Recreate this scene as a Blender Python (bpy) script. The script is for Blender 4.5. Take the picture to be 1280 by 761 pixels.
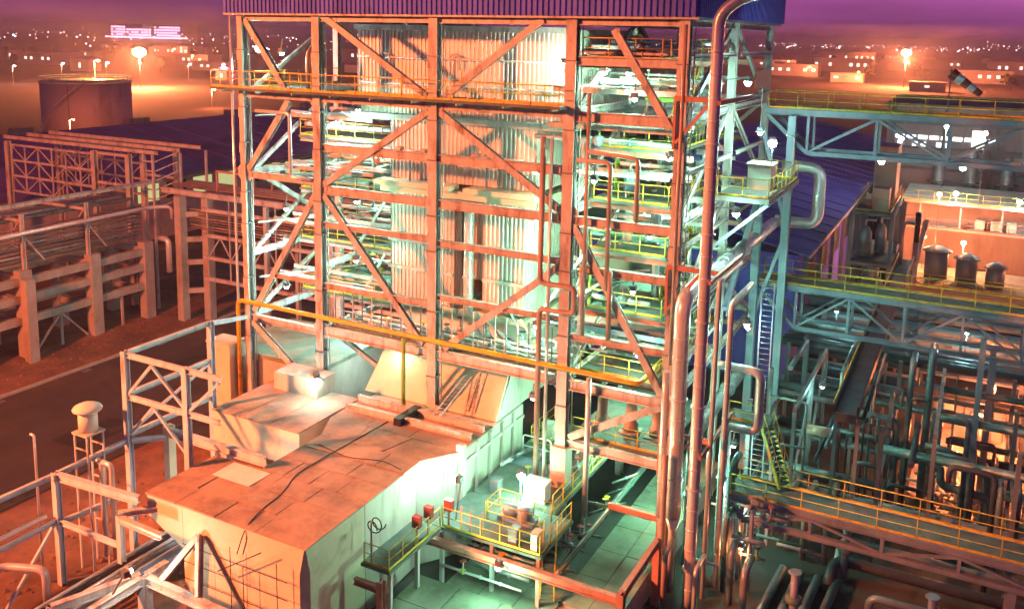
import bpy, math, random
from mathutils import Vector
random.seed(11)
SC = bpy.context.scene
COL = SC.collection
for o in list(bpy.data.objects):
    bpy.data.objects.remove(o, do_unlink=True)

# ------------------------------------------------------------------ camera
cam = bpy.data.cameras.new('camera')
camo = bpy.data.objects.new('camera', cam)
COL.objects.link(camo)
cam.sensor_width = 36.0
cam.lens = 36.0 * 1130 / 1280
cam.shift_y = -0.1238
cam.clip_start = 0.5
cam.clip_end = 20000
pitch = math.atan(180 / 1130)
roll = math.radians(1.1)
yaw = math.atan2(.462, .887)
fh = Vector((-math.sin(yaw), math.cos(yaw), 0))
rt = Vector((math.cos(yaw), math.sin(yaw), 0))
fw = fh * math.cos(pitch) - Vector((0, 0, 1)) * math.sin(pitch)
up = fh * math.sin(pitch) + Vector((0, 0, 1)) * math.cos(pitch)
R_ = rt * math.cos(roll) + up * math.sin(roll)
U_ = -rt * math.sin(roll) + up * math.cos(roll)
mw = camo.matrix_world.copy()
for i in range(3):
    mw[i][0] = R_[i]; mw[i][1] = U_[i]; mw[i][2] = -fw[i]
mw[0][3], mw[1][3], mw[2][3] = 44.3, -45.7, 30.0
camo.matrix_world = mw
SC.camera = camo

# ------------------------------------------------------------------ sky (dusk, violet)
W = bpy.data.worlds.new('World')
SC.world = W
W.use_nodes = True
nt = W.node_tree
nt.nodes.clear()
out = nt.nodes.new('ShaderNodeOutputWorld')
bg = nt.nodes.new('ShaderNodeBackground')
tc = nt.nodes.new('ShaderNodeTexCoord')
sp = nt.nodes.new('ShaderNodeSeparateXYZ')
rp = nt.nodes.new('ShaderNodeValToRGB')
els = rp.color_ramp.elements
els[0].position = 0.0; els[0].color = (.050, .016, .060, 1)
els[1].position = 1.0; els[1].color = (.014, .012, .04, 1)
for pos, c in ((.006, (.11, .026, .11, 1)), (.03, (.34, .072, .27, 1)), (.10, (.25, .066, .25, 1)), (.35, (.05, .028, .10, 1))):
    e = els.new(pos); e.color = c
nt.links.new(tc.outputs['Generated'], sp.inputs[0])
nt.links.new(sp.outputs['Z'], rp.inputs[0])
nz = nt.nodes.new('ShaderNodeTexNoise'); nz.inputs['Scale'].default_value = 3.0; nz.inputs['Detail'].default_value = 5
mp = nt.nodes.new('ShaderNodeMapping'); mp.inputs['Scale'].default_value = (1, 1, 9)
nt.links.new(tc.outputs['Generated'], mp.inputs[0]); nt.links.new(mp.outputs[0], nz.inputs['Vector'])
mr = nt.nodes.new('ShaderNodeMapRange'); mr.inputs[1].default_value = .3; mr.inputs[2].default_value = .7; mr.inputs[3].default_value = .62; mr.inputs[4].default_value = 1.35
nt.links.new(nz.outputs[0], mr.inputs[0])
mx = nt.nodes.new('ShaderNodeMix'); mx.data_type = 'RGBA'; mx.blend_type = 'MULTIPLY'; mx.inputs[0].default_value = 1
nt.links.new(rp.outputs[0], mx.inputs[6]); nt.links.new(mr.outputs[0], mx.inputs[7])
mr2 = nt.nodes.new('ShaderNodeMapRange'); mr2.inputs[1].default_value = -.9; mr2.inputs[2].default_value = .3; mr2.inputs[3].default_value = .5; mr2.inputs[4].default_value = 1.2
nt.links.new(sp.outputs['X'], mr2.inputs[0])
mx2 = nt.nodes.new('ShaderNodeMix'); mx2.data_type = 'RGBA'; mx2.blend_type = 'MULTIPLY'; mx2.inputs[0].default_value = 1
nt.links.new(mx.outputs[2], mx2.inputs[6]); nt.links.new(mr2.outputs[0], mx2.inputs[7])
nt.links.new(mx2.outputs[2], bg.inputs[0])
bg.inputs[1].default_value = 1.0
nt.links.new(bg.outputs[0], out.inputs[0])

# ------------------------------------------------------------------ last low light of dusk + exposure
sd = bpy.data.lights.new('sun', 'SUN')
sd.energy = .12; sd.angle = math.radians(3); sd.color = (1, .30, .22)
so = bpy.data.objects.new('sun', sd); COL.objects.link(so)
so.rotation_euler = Vector((.50, .75, -.46)).to_track_quat('-Z', 'Y').to_euler()
SC.view_settings.view_transform = 'Standard'
SC.view_settings.look = 'None'
SC.view_settings.exposure = 0.25
SC.view_settings.gamma = 1.0
SC.cycles.use_denoising = True
SC.cycles.use_light_tree = True
SC.cycles.use_adaptive_sampling = True
SC.cycles.adaptive_threshold = .02
SC.cycles.max_bounces = 4
SC.cycles.diffuse_bounces = 2
SC.cycles.glossy_bounces = 2
SC.cycles.volume_bounces = 0
SC.cycles.sample_clamp_indirect = 4.0

# sodium floodlights on the yard masts (off to the front and side of the boiler)
def flood(loc, target, power, angle, blend, color, size=2.6):
    l = bpy.data.lights.new('floodlight', 'SPOT')
    l.energy = power; l.spot_size = math.radians(angle); l.spot_blend = blend; l.color = color; l.shadow_soft_size = size
    o = bpy.data.objects.new('floodlight', l); COL.objects.link(o)
    o.location = loc
    o.rotation_euler = (Vector(target) - Vector(loc)).to_track_quat('-Z', 'Y').to_euler()
    return o
SODIUM = (1.0, .225, .07)
flood((-38, -72, 48), (11, 0, 16), 8.2e5, 32, .35, SODIUM)
flood((-38, -72, 46), (8, -15, 3), 5.5e5, 24, .7, SODIUM)
flood((-6, -64, 40), (-32, 10, 4), 4.0e5, 52, .7, (1.0, .19, .055))

# ------------------------------------------------------------------ materials
MATS = {}
def mat(name, c1, c2=None, rough=.6, metal=0.0, scale=.6, stretch=(1, 1, 1), bump=0.0, bscale=8.0, stain=None, sscale=.25, spos=(.55, .7), emis=None, es=0.0, spec=.35):
    m = bpy.data.materials.new(name); m.use_nodes = True
    n = m.node_tree.nodes; L = m.node_tree.links
    b = n['Principled BSDF']
    b.inputs['Roughness'].default_value = rough
    b.inputs['Metallic'].default_value = metal
    b.inputs['Specular IOR Level'].default_value = spec
    c2 = c2 or tuple(x * .7 for x in c1)
    g = n.new('ShaderNodeNewGeometry')
    mpn = n.new('ShaderNodeMapping'); mpn.inputs['Scale'].default_value = stretch
    L.new(g.outputs['Position'], mpn.inputs[0])
    t = n.new('ShaderNodeTexNoise'); t.inputs['Scale'].default_value = scale; t.inputs['Detail'].default_value = 6; t.inputs['Roughness'].default_value = .65
    L.new(mpn.outputs[0], t.inputs['Vector'])
    r = n.new('ShaderNodeValToRGB')
    r.color_ramp.elements[0].position = .35; r.color_ramp.elements[0].color = (*c2, 1)
    r.color_ramp.elements[1].position = .65; r.color_ramp.elements[1].color = (*c1, 1)
    L.new(t.outputs[0], r.inputs[0])
    colr = r.outputs[0]
    if stain:
        t2 = n.new('ShaderNodeTexNoise'); t2.inputs['Scale'].default_value = sscale; t2.inputs['Detail'].default_value = 9; t2.inputs['Roughness'].default_value = .7
        L.new(mpn.outputs[0], t2.inputs['Vector'])
        r2 = n.new('ShaderNodeValToRGB'); r2.color_ramp.elements[0].position = spos[0]; r2.color_ramp.elements[1].position = spos[1]
        L.new(t2.outputs[0], r2.inputs[0])
        mixn = n.new('ShaderNodeMix'); mixn.data_type = 'RGBA'
        L.new(r2.outputs[0], mixn.inputs[0]); L.new(colr, mixn.inputs[6]); mixn.inputs[7].default_value = (*stain, 1)
        colr = mixn.outputs[2]
    L.new(colr, b.inputs['Base Color'])
    if bump:
        t3 = n.new('ShaderNodeTexNoise'); t3.inputs['Scale'].default_value = bscale; t3.inputs['Detail'].default_value = 5
        L.new(g.outputs['Position'], t3.inputs['Vector'])
        bp = n.new('ShaderNodeBump'); bp.inputs['Strength'].default_value = bump; bp.inputs['Distance'].default_value = .1
        L.new(t3.outputs[0], bp.inputs['Height']); L.new(bp.outputs[0], b.inputs['Normal'])
    if emis:
        b.inputs['Emission Color'].default_value = (*emis, 1); b.inputs['Emission Strength'].default_value = es
    MATS[name] = m
    return m
mat('steel', (.56, .52, .49), (.40, .36, .33), .55, .0, 1.6, (1, 1, .3), .12, 9, (.16, .075, .045), 1.3, (.5, .7))
mat('steel_dark', (.20, .21, .23), (.12, .13, .15), .55, .2, .8, (1, 1, .4), .08, 6, (.10, .06, .05), .6)
mat('steel_red', (.50, .22, .16), (.36, .15, .11), .6, 0, .8, (1, 1, .4), .08, 6, (.16, .08, .06), .6)
mat('steel_blue', (.26, .31, .38), (.17, .21, .27), .5, .1, .8, (1, 1, .4), .06, 6, (.15, .12, .10), .6, (.6, .75))
mat('yellow', (.74, .52, .05), (.55, .36, .04), .55, 0, 3.0, (1, 1, 1), .0, 6, (.26, .15, .06), 2.6, (.5, .7))
mat('grating', (.16, .19, .165), (.09, .11, .095), .7, .2, 1.2, (1, 1, 1), .35, 30, (.09, .09, .07), .4)
mat('clad', (.60, .50, .44), (.49, .40, .35), .45, .15, .5, (1, 1, .25), .0, 6, (.34, .24, .18), .5, (.58, .78))
mat('leaf', (.05, .06, .03), (.03, .04, .02), .9)
mat('steel_pale', (.54, .55, .59), (.40, .41, .45), .5, .0, 1.6, (1, 1, .3), .1, 9, (.20, .12, .09), 1.2, (.56, .76))
mat('pipe_shaded', (.22, .28, .29), (.13, .17, .18), .4, .35, .8, (1, 1, 1), .1, 4, (.06, .05, .045), .5)  # dim jacket copy with the rack's shade and teal light in its colour
mat('clad_bright_blue', (.16, .15, .66), (.12, .115, .52), .8, 0, .5, (1, 1, .2), 0, 6, (.05, .05, .22), .4, (.5, .75), spec=.1)
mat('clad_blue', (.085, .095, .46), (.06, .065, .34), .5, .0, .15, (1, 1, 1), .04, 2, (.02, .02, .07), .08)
mat('jacket', (.74, .73, .71), (.56, .55, .53), .28, .38, .9, (1, 1, .4), .05, 3, (.28, .22, .18), .6, (.62, .8))
mat('jacket_old', (.34, .37, .36), (.20, .23, .23), .45, .45, .8, (1, 1, 1), .1, 4, (.12, .10, .08), .5)
mat('pipe_red', (.46, .30, .24), (.32, .2, .16), .5, .2, 1, (1, 1, .4), 0, 6)
mat('pipe_yellow', (.78, .42, .02), (.55, .30, .02), .4, 0, 1.5, (1, 1, 1), 0, 6, (.20, .14, .05), .8)
mat('pipe_green', (.30, .40, .08), (.2, .3, .05), .45, 0, 1.5)
mat('pipe_blue', (.10, .13, .32), (.06, .08, .2), .4, 0, 1.5)
mat('duct', (.60, .52, .38), (.50, .42, .30), .7, .0, .35, (1, 1, 1), .12, 2.5, (.26, .15, .11), .22, (.52, .78))
mat('duct_roof', (.44, .28, .20), (.30, .18, .13), .8, 0, .5, (1, 1, 1), .25, 2.5, (.12, .085, .07), .45, (.46, .74))
mat('roof_violet', (.20, .10, .34), (.15, .075, .26), .6, 0, .1, (1, 1, 1), .04, 2, (.03, .012, .045), .06)
mat('lit_strip', (.5, .5, .3), rough=.5, emis=(.75, .85, .35), es=.55)
mat('duct_wall', (.58, .53, .45), (.46, .41, .35), .6, .05, .9, (1, 1, .14), .06, 3, (.26, .20, .15), .9, (.5, .72))
mat('roof_panel', (.24, .26, .19), (.15, .165, .12), .75, 0, .5, (1, 1, 1), .12, 4, (.10, .08, .06), .35, (.5, .7))
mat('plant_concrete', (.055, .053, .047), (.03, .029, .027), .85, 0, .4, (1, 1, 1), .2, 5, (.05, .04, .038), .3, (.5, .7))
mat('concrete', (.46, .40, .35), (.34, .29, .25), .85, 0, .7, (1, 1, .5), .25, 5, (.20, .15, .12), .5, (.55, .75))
mat('earth', (.29, .13, .075), (.15, .07, .042), .95, 0, .35, (1, 1, 1), .9, 2.2, (.10, .05, .035), .12, (.45, .65))
mat('land', (.085, .045, .036), (.035, .022, .02), .95, 0, .012, (1, 1, 1), .3, .2, (.07, .05, .04), .006, (.42, .6))
mat('asphalt', (.075, .055, .05), (.05, .038, .036), .8, 0, .3, (1, 1, 1), .3, 6, (.12, .075, .055), .1, (.5, .7))
mat('asphalt_patch', (.035, .028, .027), (.025, .02, .02), .75, 0, .8, (1, 1, 1), .2, 6, (.09, .06, .045), .5, (.5, .7))
mat('black', (.02, .02, .025), (.012, .012, .015), .5)
mat('tank', (.5, .36, .34), (.4, .28, .27), .7, 0, .05, (1, 1, .3), 0, 6, (.17, .12, .11), .08)
mat('tank_roof', (.62, .56, .42), (.5, .45, .33), .6, 0, .1)
mat('vessel_green', (.12, .20, .17), (.08, .13, .11), .5, .1, .8)
mat('vessel_dark', (.16, .22, .25), (.11, .15, .17), .45, .3, .6, (1, 1, .3))
mat('cabinet', (.62, .58, .48), (.52, .48, .40), .5)
mat('box_red', (.35, .06, .05), (.25, .04, .035), .5)
mat('wall_far', (.36, .32, .31), (.28, .25, .25), .8, 0, .05)
mat('wall_plant', (.34, .31, .30), (.24, .22, .22), .7, .0, .3, (1, 1, .3), .05, 2, (.15, .12, .11), .2)
mat('dark_equip', (.07, .08, .095), (.04, .045, .055), .5, .3, .8)
mat('plain_white', (.75, .75, .72), (.62, .62, .60), .6)
mat('lens_white', (.9, .95, .9), rough=.3, emis=(.72, 1.0, .90), es=90)
mat('lens_sodium', (1, .7, .3), rough=.3, emis=(1, .45, .14), es=60)
mat('lens_mast', (1, .7, .3), rough=.3, emis=(1, .55, .2), es=260)
mat('lit_window', (.8, .8, .7), rough=.4, emis=(1.0, .85, .72), es=1.6)
mat('lit_window_white', (.8, .8, .8), rough=.4, emis=(.95, .95, 1.0), es=3.2)
mat('lit_violet', (.8, .7, .8), rough=.4, emis=(1.0, .62, .95), es=3.4)
mat('town_orange', (.9, .6, .4), rough=.4, emis=(1.0, .40, .14), es=9.0)
mat('town_white', (.9, .9, .9), rough=.4, emis=(.85, .95, 1.0), es=22.0)
mat('town_light', (.9, .8, .8), rough=.4, emis=(1.0, .72, .80), es=16.0)

# ------------------------------------------------------------------ mesh builder
Z = Vector((0, 0, 1)); Yv = Vector((0, 1, 0)); Xv = Vector((1, 0, 0))
WL = {}
def wl(o):
    return WL.get(o.name, Vector((0, 0, 0))) if o else Vector((0, 0, 0))
class MB:
    def __init__(s):
        s.v = []; s.f = []; s.sm = []
    def add(s, vs, fs, smooth=False):
        k = len(s.v)
        s.v += [Vector(v) for v in vs]
        for f in fs:
            s.f.append([i + k for i in f]); s.sm.append(smooth)
        return s
    def hexa(s, a):
        return s.add(a, [(0, 3, 2, 1), (4, 5, 6, 7), (0, 1, 5, 4), (1, 2, 6, 5), (2, 3, 7, 6), (3, 0, 4, 7)])
    def box(s, x0, x1, y0, y1, z0, z1):
        return s.hexa([(x0, y0, z0), (x1, y0, z0), (x1, y1, z0), (x0, y1, z0), (x0, y0, z1), (x1, y0, z1), (x1, y1, z1), (x0, y1, z1)])
    def frame(s, p, q, u):
        d = (q - p).normalized()
        a = d.cross(u)
        if a.length < 1e-4:
            a = d.cross(Xv)
        a.normalize()
        return d, a, a.cross(d).normalized()
    def prof(s, p, q, pts, u=Z):
        p = Vector(p); q = Vector(q)
        d, a, b = s.frame(p, q, u)
        n = len(pts)
        vs = [p + a * x + b * y for x, y in pts] + [q + a * x + b * y for x, y in pts]
        fs = [(i, (i + 1) % n, n + (i + 1) % n, n + i) for i in range(n)] + [tuple(range(n - 1, -1, -1)), tuple(range(n, 2 * n))]
        return s.add(vs, fs)
    def bar(s, p, q, w, h=None, u=Z):
        h = h or w
        return s.prof(p, q, [(-w / 2, -h / 2), (w / 2, -h / 2), (w / 2, h / 2), (-w / 2, h / 2)], u)
    def ibar(s, p, q, w, h, u=Z):
        t = min(w, h) * .14; f = h * .1
        a, b = w / 2, h / 2
        return s.prof(p, q, [(-a, -b), (a, -b), (a, -b + f), (t / 2, -b + f), (t / 2, b - f), (a, b - f), (a, b), (-a, b), (-a, b - f), (-t / 2, b - f), (-t / 2, -b + f), (-a, -b + f)], u)
    def channel(s, p, q, w, h, u=Z):
        t = .06
        a, b = w / 2, h / 2
        return s.prof(p, q, [(-a, -b), (a, -b), (a, b), (a - t, b), (a - t, -b + t), (-a + t, -b + t), (-a + t, b), (-a, b)], u)
    def tube(s, pts, r, n=10, bend=0.0, ring=0.0, rr=.022):
        P = [Vector(p) for p in pts]
        path = [P[0]]
        for i in range(1, len(P) - 1):
            a, b, c = P[i - 1], P[i], P[i + 1]
            d1 = (a - b); d2 = (c - b)
            k = min(bend, d1.length * .48, d2.length * .48)
            if k < 1e-3:
                path.append(b); continue
            p0 = b + d1.normalized() * k; p1 = b + d2.normalized() * k
            for j in range(6):
                t = j / 5
                path.append(p0 * (1 - t) ** 2 + b * 2 * t * (1 - t) + p1 * t * t)
        path.append(P[-1])
        rad = [r] * len(path)
        if ring:
            np_, nr = [path[0]], [r]
            for i in range(1, len(path)):
                a, b = path[i - 1], path[i]
                L = (b - a).length
                m = int(L / ring)
                for j in range(1, m + 1):
                    t = j / (m + 1); w = .05 / L
                    rq = rr * (4 if r > .2 and j % 4 == 2 else 1)
                    for dt, q in ((-w * 1.5, r), (-w, r), (-w * .9, r + rq), (-w * .6, r + rq), (w * .6, r + rq), (w * .9, r + rq), (w, r), (w * 1.5, r)):
                        np_.append(a.lerp(b, t + dt)); nr.append(q)
                np_.append(b); nr.append(r)
            path, rad = np_, nr
        m = len(path)
        vs = []; ref = None
        for i, p in enumerate(path):
            d = (path[min(i + 1, m - 1)] - path[max(i - 1, 0)]).normalized()
            if ref is None:
                ref = d.cross(Z) if abs(d.z) < .9 else d.cross(Xv)
            ref = (ref - d * ref.dot(d)).normalized()
            b = d.cross(ref)
            for j in range(n):
                t = 2 * math.pi * j / n
                vs.append(p + (ref * math.cos(t) + b * math.sin(t)) * rad[i])
        fs = []
        for i in range(m - 1):
            for j in range(n):
                k = (j + 1) % n
                fs.append((i * n + j, i * n + k, (i + 1) * n + k, (i + 1) * n + j))
        s.add(vs, fs, True)
        s.add([], [])
        k = len(s.v) - len(vs)
        s.f.append([k + j for j in range(n - 1, -1, -1)]); s.sm.append(False)
        s.f.append([k + (m - 1) * n + j for j in range(n)]); s.sm.append(False)
        return s
    def lathe(s, c, prof, n=24, axis='z'):
        vs = []; fs = []
        for (r, h) in prof:
            for j in range(n):
                t = 2 * math.pi * j / n
                a, b = r * math.cos(t), r * math.sin(t)
                v = {'z': (a, b, h), 'x': (h, a, b), 'y': (a, h, b)}[axis]
                vs.append(Vector(c) + Vector(v))
        for i in range(len(prof) - 1):
            for j in range(n):
                k = (j + 1) % n
                fs.append((i * n + j, i * n + k, (i + 1) * n + k, (i + 1) * n + j))
        s.add(vs, fs, True)
        k = len(s.v) - len(vs)
        s.f.append([k + j for j in range(n - 1, -1, -1)]); s.sm.append(False)
        s.f.append([k + (len(prof) - 1) * n + j for j in range(n)]); s.sm.append(False)
        return s
    def prism(s, poly, z0, z1):
        n = len(poly)
        vs = [(x, y, z0) for x, y in poly] + [(x, y, z1) for x, y in poly]
        return s.add(vs, [(i, (i + 1) % n, n + (i + 1) % n, n + i) for i in range(n)] + [tuple(range(n - 1, -1, -1)), tuple(range(n, 2 * n))])
    def corr(s, p, q, z0, z1, pitch=.32, dep=.07, slopez=0.0):
        p = Vector(p); q = Vector(q)
        d = q - p; L = d.length; d.normalize()
        nrm = d.cross(Z)
        m = max(1, int(L / pitch)); st = L / m
        line = []
        for i in range(m):
            for a, o in ((0, 0), (.35, 0), (.5, dep), (.85, dep)):
                line.append((i * st + a * st, o))
        line.append((L, 0))
        k = len(line)
        vs = [p + d * t + nrm * o + Z * (z0 - p.z) for t, o in line] + [p + d * t + nrm * o + Z * (z1 - p.z) for t, o in line]
        vs += [p + d * t - nrm * .05 + Z * (z - p.z) for z in (z0, z1) for t in (0, L)]
        fs = [(i, i + 1, k + i + 1, k + i) for i in range(k - 1)]
        b = 2 * k
        fs += [(b + 1, b, b + 2, b + 3), (0, k, b + 2, b), (k - 1, b + 1, b + 3, 2 * k - 1)]
        return s.add(vs, fs)
    def mesh(s, name, m):
        me = bpy.data.meshes.new(name)
        me.from_pydata([tuple(v) for v in s.v], [], s.f)
        me.polygons.foreach_set('use_smooth', s.sm)
        me.materials.append(MATS[m])
        me.update()
        return me
    def build(s, name, m, parent=None, label=None, cat=None, group=None, kind=None):
        xs = [v.x for v in s.v]; ys = [v.y for v in s.v]; zs = [v.z for v in s.v]
        c = Vector(((min(xs) + max(xs)) / 2, (min(ys) + max(ys)) / 2, min(zs)))
        s.v = [v - c for v in s.v]
        return link(name, s.mesh(name, m), c, parent, label, cat, group, kind)
def tag(o, label=None, cat=None, group=None, kind=None):
    if label: o['label'] = label
    if cat: o['category'] = cat
    if group: o['group'] = group
    if kind: o['kind'] = kind
    return o
def link(name, me, loc, parent=None, label=None, cat=None, group=None, kind=None):
    o = bpy.data.objects.new(name, me)
    COL.objects.link(o)
    loc = Vector(loc)
    WL[o.name] = loc
    o.location = loc - wl(parent)
    if parent: o.parent = parent
    return tag(o, label, cat, group, kind)
def thing(name, label, cat, loc=(0, 0, 0), group=None, kind=None):
    return link(name, None, loc, None, label, cat, group, kind)
CACHE = {}
def shared(key, fn, name, m):
    if key not in CACHE:
        CACHE[key] = fn(MB()).mesh(name, m)
    return CACHE[key]
# steel members as parts
def beam(parent, p, q, w=.3, h=.5, m='steel', name='beam'):
    return MB().ibar(p, q, w, h).build(name, m, parent)
def column(parent, x, y, z0, z1, w=.5, h=.5, m='steel', name='column'):
    return MB().ibar((x, y, z0), (x, y, z1), w, h, Yv).build(name, m, parent)
def brace(parent, p, q, w=.35, m='steel', name='brace', u=Yv, h=None):
    return MB().ibar(p, q, w, h or w * .8, u).build(name, m, parent)
def bar(parent, p, q, w, h=None, m='steel', name='beam', u=Z):
    return MB().bar(p, q, w, h, u).build(name, m, parent)
def tube(parent, pts, r, m='jacket', name='pipe', **k):
    return MB().tube(pts, r, **k).build(name, m, parent)
def pipe(pts, r, m, label, group=None, name='pipe', n=12, bend=None, ring=0.0, cat='pipe'):
    return MB().tube(pts, r, n, bend if bend is not None else r * 3, ring).build(name, m, None, label, cat, group)
def rail(parent, pts, m='yellow', h=1.1, sp=1.5, r=.03, toe=True, closed=False):
    P = [Vector(p) for p in pts]
    hr = MB().tube([p + Z * h for p in P], r, 6).build('handrail', m, parent)
    MB().tube([p + Z * h * .52 for p in P], r * .8, 6).build('mid_rail', m, hr)
    if toe:
        for a, b in zip(P[:-1], P[1:]):
            MB().bar(a + Z * .075, b + Z * .075, .02, .13).build('toe_board', m, hr)
    pm = shared(('post', h, r, m), lambda b: b.tube([(0, 0, 0), (0, 0, h)], r * 1.05, 6), 'post', m)
    for a, b in zip(P[:-1], P[1:]):
        L = (b - a).length
        k = max(1, round(L / sp))
        for i in range(k + (1 if b is P[-1] else 0)):
            link('post', pm, a.lerp(b, i / k), hr)
    return hr
def deck(parent, x0, x1, y0, y1, z, t=.16, m='grating', name='deck'):
    return MB().box(x0, x1, y0, y1, z - t, z).build(name, m, parent)
def ladder(name, label, p, q, w=.5, m='steel', u=Yv, group=None, side=None):
    p = Vector(p); q = Vector(q)
    s = Vector(side) if side else Xv
    o = thing(name, label, 'ladder', p, group)
    for k in (-1, 1):
        MB().bar(p + s * w / 2 * k, q + s * w / 2 * k, .07, .07).build('stringer', m, o)
    n = int((q - p).length / .33)
    rm = shared(('rung', w, m, tuple(s)), lambda b: b.tube([s * -w / 2, s * w / 2], .022, 5), 'rung', m)
    for i in range(1, n):
        link('rung', rm, p.lerp(q, i / n), o)
    return o
def stair(name, label, p, q, w=.8, m='yellow', group=None, side=(1, 0, 0)):
    p = Vector(p); q = Vector(q); s = Vector(side)
    o = thing(name, label, 'stairs', p, group)
    for k in (-1, 1):
        MB().bar(p + s * w / 2 * k, q + s * w / 2 * k, .06, .25).build('stringer', m, o)
        hr = MB().tube([p + s * w / 2 * k + Z * 1, q + s * w / 2 * k + Z * 1], .035, 6).build('handrail', m, o)
        for t in (0.02, .33, .66, .98):
            b = p.lerp(q, t) + s * w / 2 * k
            MB().tube([b, b + Z * 1], .03, 6).build('post', m, hr)
    n = int(abs(q.z - p.z) / .22)
    sm = shared(('step', w, tuple(s)), lambda b: b.bar(s * -w / 2, s * w / 2, .25, .04), 'step', 'grating')
    for i in range(n + 1):
        link('step', sm, p.lerp(q, i / max(1, n)), o)
    return o
# lamps: housing + bright lens + its own light
def lamp(loc, label, power=900, color=(.70, 1.0, .86), aim=(0, 0, -1), lens='lens_white', arm=None, r=.17, group=None, m='steel_dark', spot=None, light=True):
    loc = Vector(loc); aim = Vector(aim).normalized()
    o = thing('flood_lamp', label, 'lamp', loc, group)
    MB().bar(loc - aim * .36, loc - aim * .12, .34, .3).build('housing', m, o)
    MB().bar(loc - aim * .119, loc - aim * .06, .5, .44).build('reflector', 'steel', o)
    r = min(r, .26)
    MB().lathe(loc, [(.01, -r), (r * .7, -r * .7), (r, 0), (r * .7, r * .7), (.01, r)], 12).build('lens', lens, o)
    if arm is not None:
        MB().bar(loc - aim * .3, Vector(arm), .07).build('bracket', m, o)
    if light:
        l = bpy.data.lights.new('lamp_light', 'POINT')
        l.energy = power; l.color = color; l.shadow_soft_size = .15
        lo = bpy.data.objects.new('lamp_light', l); COL.objects.link(lo); lo.parent = o
        lo.location = aim * .42
    return o

# ================================================================== SETTING
g = MB()
g.add([(-5000, -400, -.05), (5000, -400, -.05), (5000, 6000, -.05), (-5000, 6000, -.05)], [(0, 1, 2, 3)])
g.build('ground', 'land', kind='structure')
# red earth of the yard, with small heaves
def sheet(x0, x1, y0, y1, nx, ny, z, amp):
    b = MB(); rnd = random.Random(3)
    vs = []
    for j in range(ny + 1):
        for i in range(nx + 1):
            e = 0 if i in (0, nx) or j in (0, ny) else 1
            vs.append((x0 + (x1 - x0) * i / nx, y0 + (y1 - y0) * j / ny, z + e * amp * rnd.random()))
    fs = [(j * (nx + 1) + i, j * (nx + 1) + i + 1, (j + 1) * (nx + 1) + i + 1, (j + 1) * (nx + 1) + i) for j in range(ny) for i in range(nx)]
    return b.add(vs, fs, True)
sheet(-7.5, 18, -30, -1, 60, 70, .01, .16).build('yard_earth', 'earth', kind='structure')
sheet(-56, -24.7, -40, 60, 60, 100, .0, .12).build('verge_earth', 'earth', kind='structure')
MB().box(-24.1, -7.8, -60, 140, -.2, .03).build('road', 'asphalt', kind='structure')
k = thing('kerb', 'low concrete kerb running beside the dark road', 'kerb', (-24.4, 0, 0), kind='structure')
km = shared('kerbstone', lambda b: b.box(-.17, .17, -.98, .98, -.1, .16), 'kerb_stone', 'concrete')
for i in range(58):
    link('kerb_stone', km, (-24.4, -24 + i * 2.0, 0), k)
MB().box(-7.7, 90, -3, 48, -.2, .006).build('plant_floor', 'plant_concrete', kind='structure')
MB().box(42, 64, 12.6, 37, -.15, .012).build('glow_slab', 'concrete', kind='structure')  # paler floor slab added so the sodium glow shows under the rack
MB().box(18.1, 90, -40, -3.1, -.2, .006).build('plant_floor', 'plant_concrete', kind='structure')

# ================================================================== BOILER TOWER
CX = [0.0, 6.4, 15.2, 24.1, 30.4]
T = thing('boiler_steel_frame', 'tall open steel boiler frame with crossed braces rising through the middle', 'steel frame')
for x, w in zip(CX, (.42, .56, .60, .62, .56)):
    z0 = {15.2: 6.75}.get(x, .01)
    column(T, x, 0, z0, 34, w, .55)
for x in (0, 6.4, 24.1, 30.4):
    column(T, x, 10, .01, 34, .45, .5)
for x in CX:
    column(T, x, 20, .01, 34, .45, .5)
def fb(x0, x1, z, h, y=0, w=.34):
    beam(T, (x0, y, z), (x1, y, z), w, h)
G = .3
for a, b in zip(CX[:-1], CX[1:]):
    fb(a + G, b - G, 30.75, .5)
    for y in (10, 20):
        if not (y == 10 and a in (6.4, 15.2)):
            for z in (25.7, 19.8, 14.4, 10.2):
                fb(a + G, b - G, z, .45, y)
fb(.3, 6.1, 25.7, .5); fb(6.7, 14.9, 25.75, .62); fb(15.5, 23.8, 25.75, .62); fb(24.5, 30.1, 25.55, .6)
fb(6.7, 14.9, 22.5, .52); fb(15.5, 23.8, 22.5, .52)
fb(.3, 6.1, 20.2, .42); fb(6.7, 14.9, 19.75, .55); fb(15.5, 23.8, 19.75, .55); fb(24.5, 30.1, 19.75, .5)
fb(6.7, 14.9, 17.45, .38); fb(15.5, 23.8, 17.3, .4); fb(24.9, 30.1, 17.0, .45)
fb(2.1, 6.1, 13.45, .34); fb(6.7, 14.9, 13.35, .38); fb(15.5, 23.8, 13.9, .36); fb(24.5, 30.1, 13.0, .4)
fb(.3, 6.1, 10.1, .5); fb(6.7, 14.9, 10.2, .62); fb(15.5, 23.8, 10.2, .62); fb(24.5, 30.1, 10.1, .62)
fb(24.5, 30.1, 6.5, .5); fb(24.5, 30.1, 28.6, .5, -.02)
# side frames running back
for x in (0, 6.4, 24.1, 30.4):
    for z in (30.7, 25.7, 20.2, 14.6, 10.2):
        for a, b in ((.4, 9.6), (10.4, 19.6)):
            beam(T, (x, a, z), (x, b, z), .3, .42)
for x in (0, 30.4, 24.1):
    for a, b in ((10.2, 14.6), (14.6, 20.2), (20.2, 25.7), (25.7, 30.7)):
        brace(T, (x, .4, a), (x, 9.6, b), .26, u=Xv)
        brace(T, (x, 10.4, b), (x, 19.6, a), .26, u=Xv)
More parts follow.
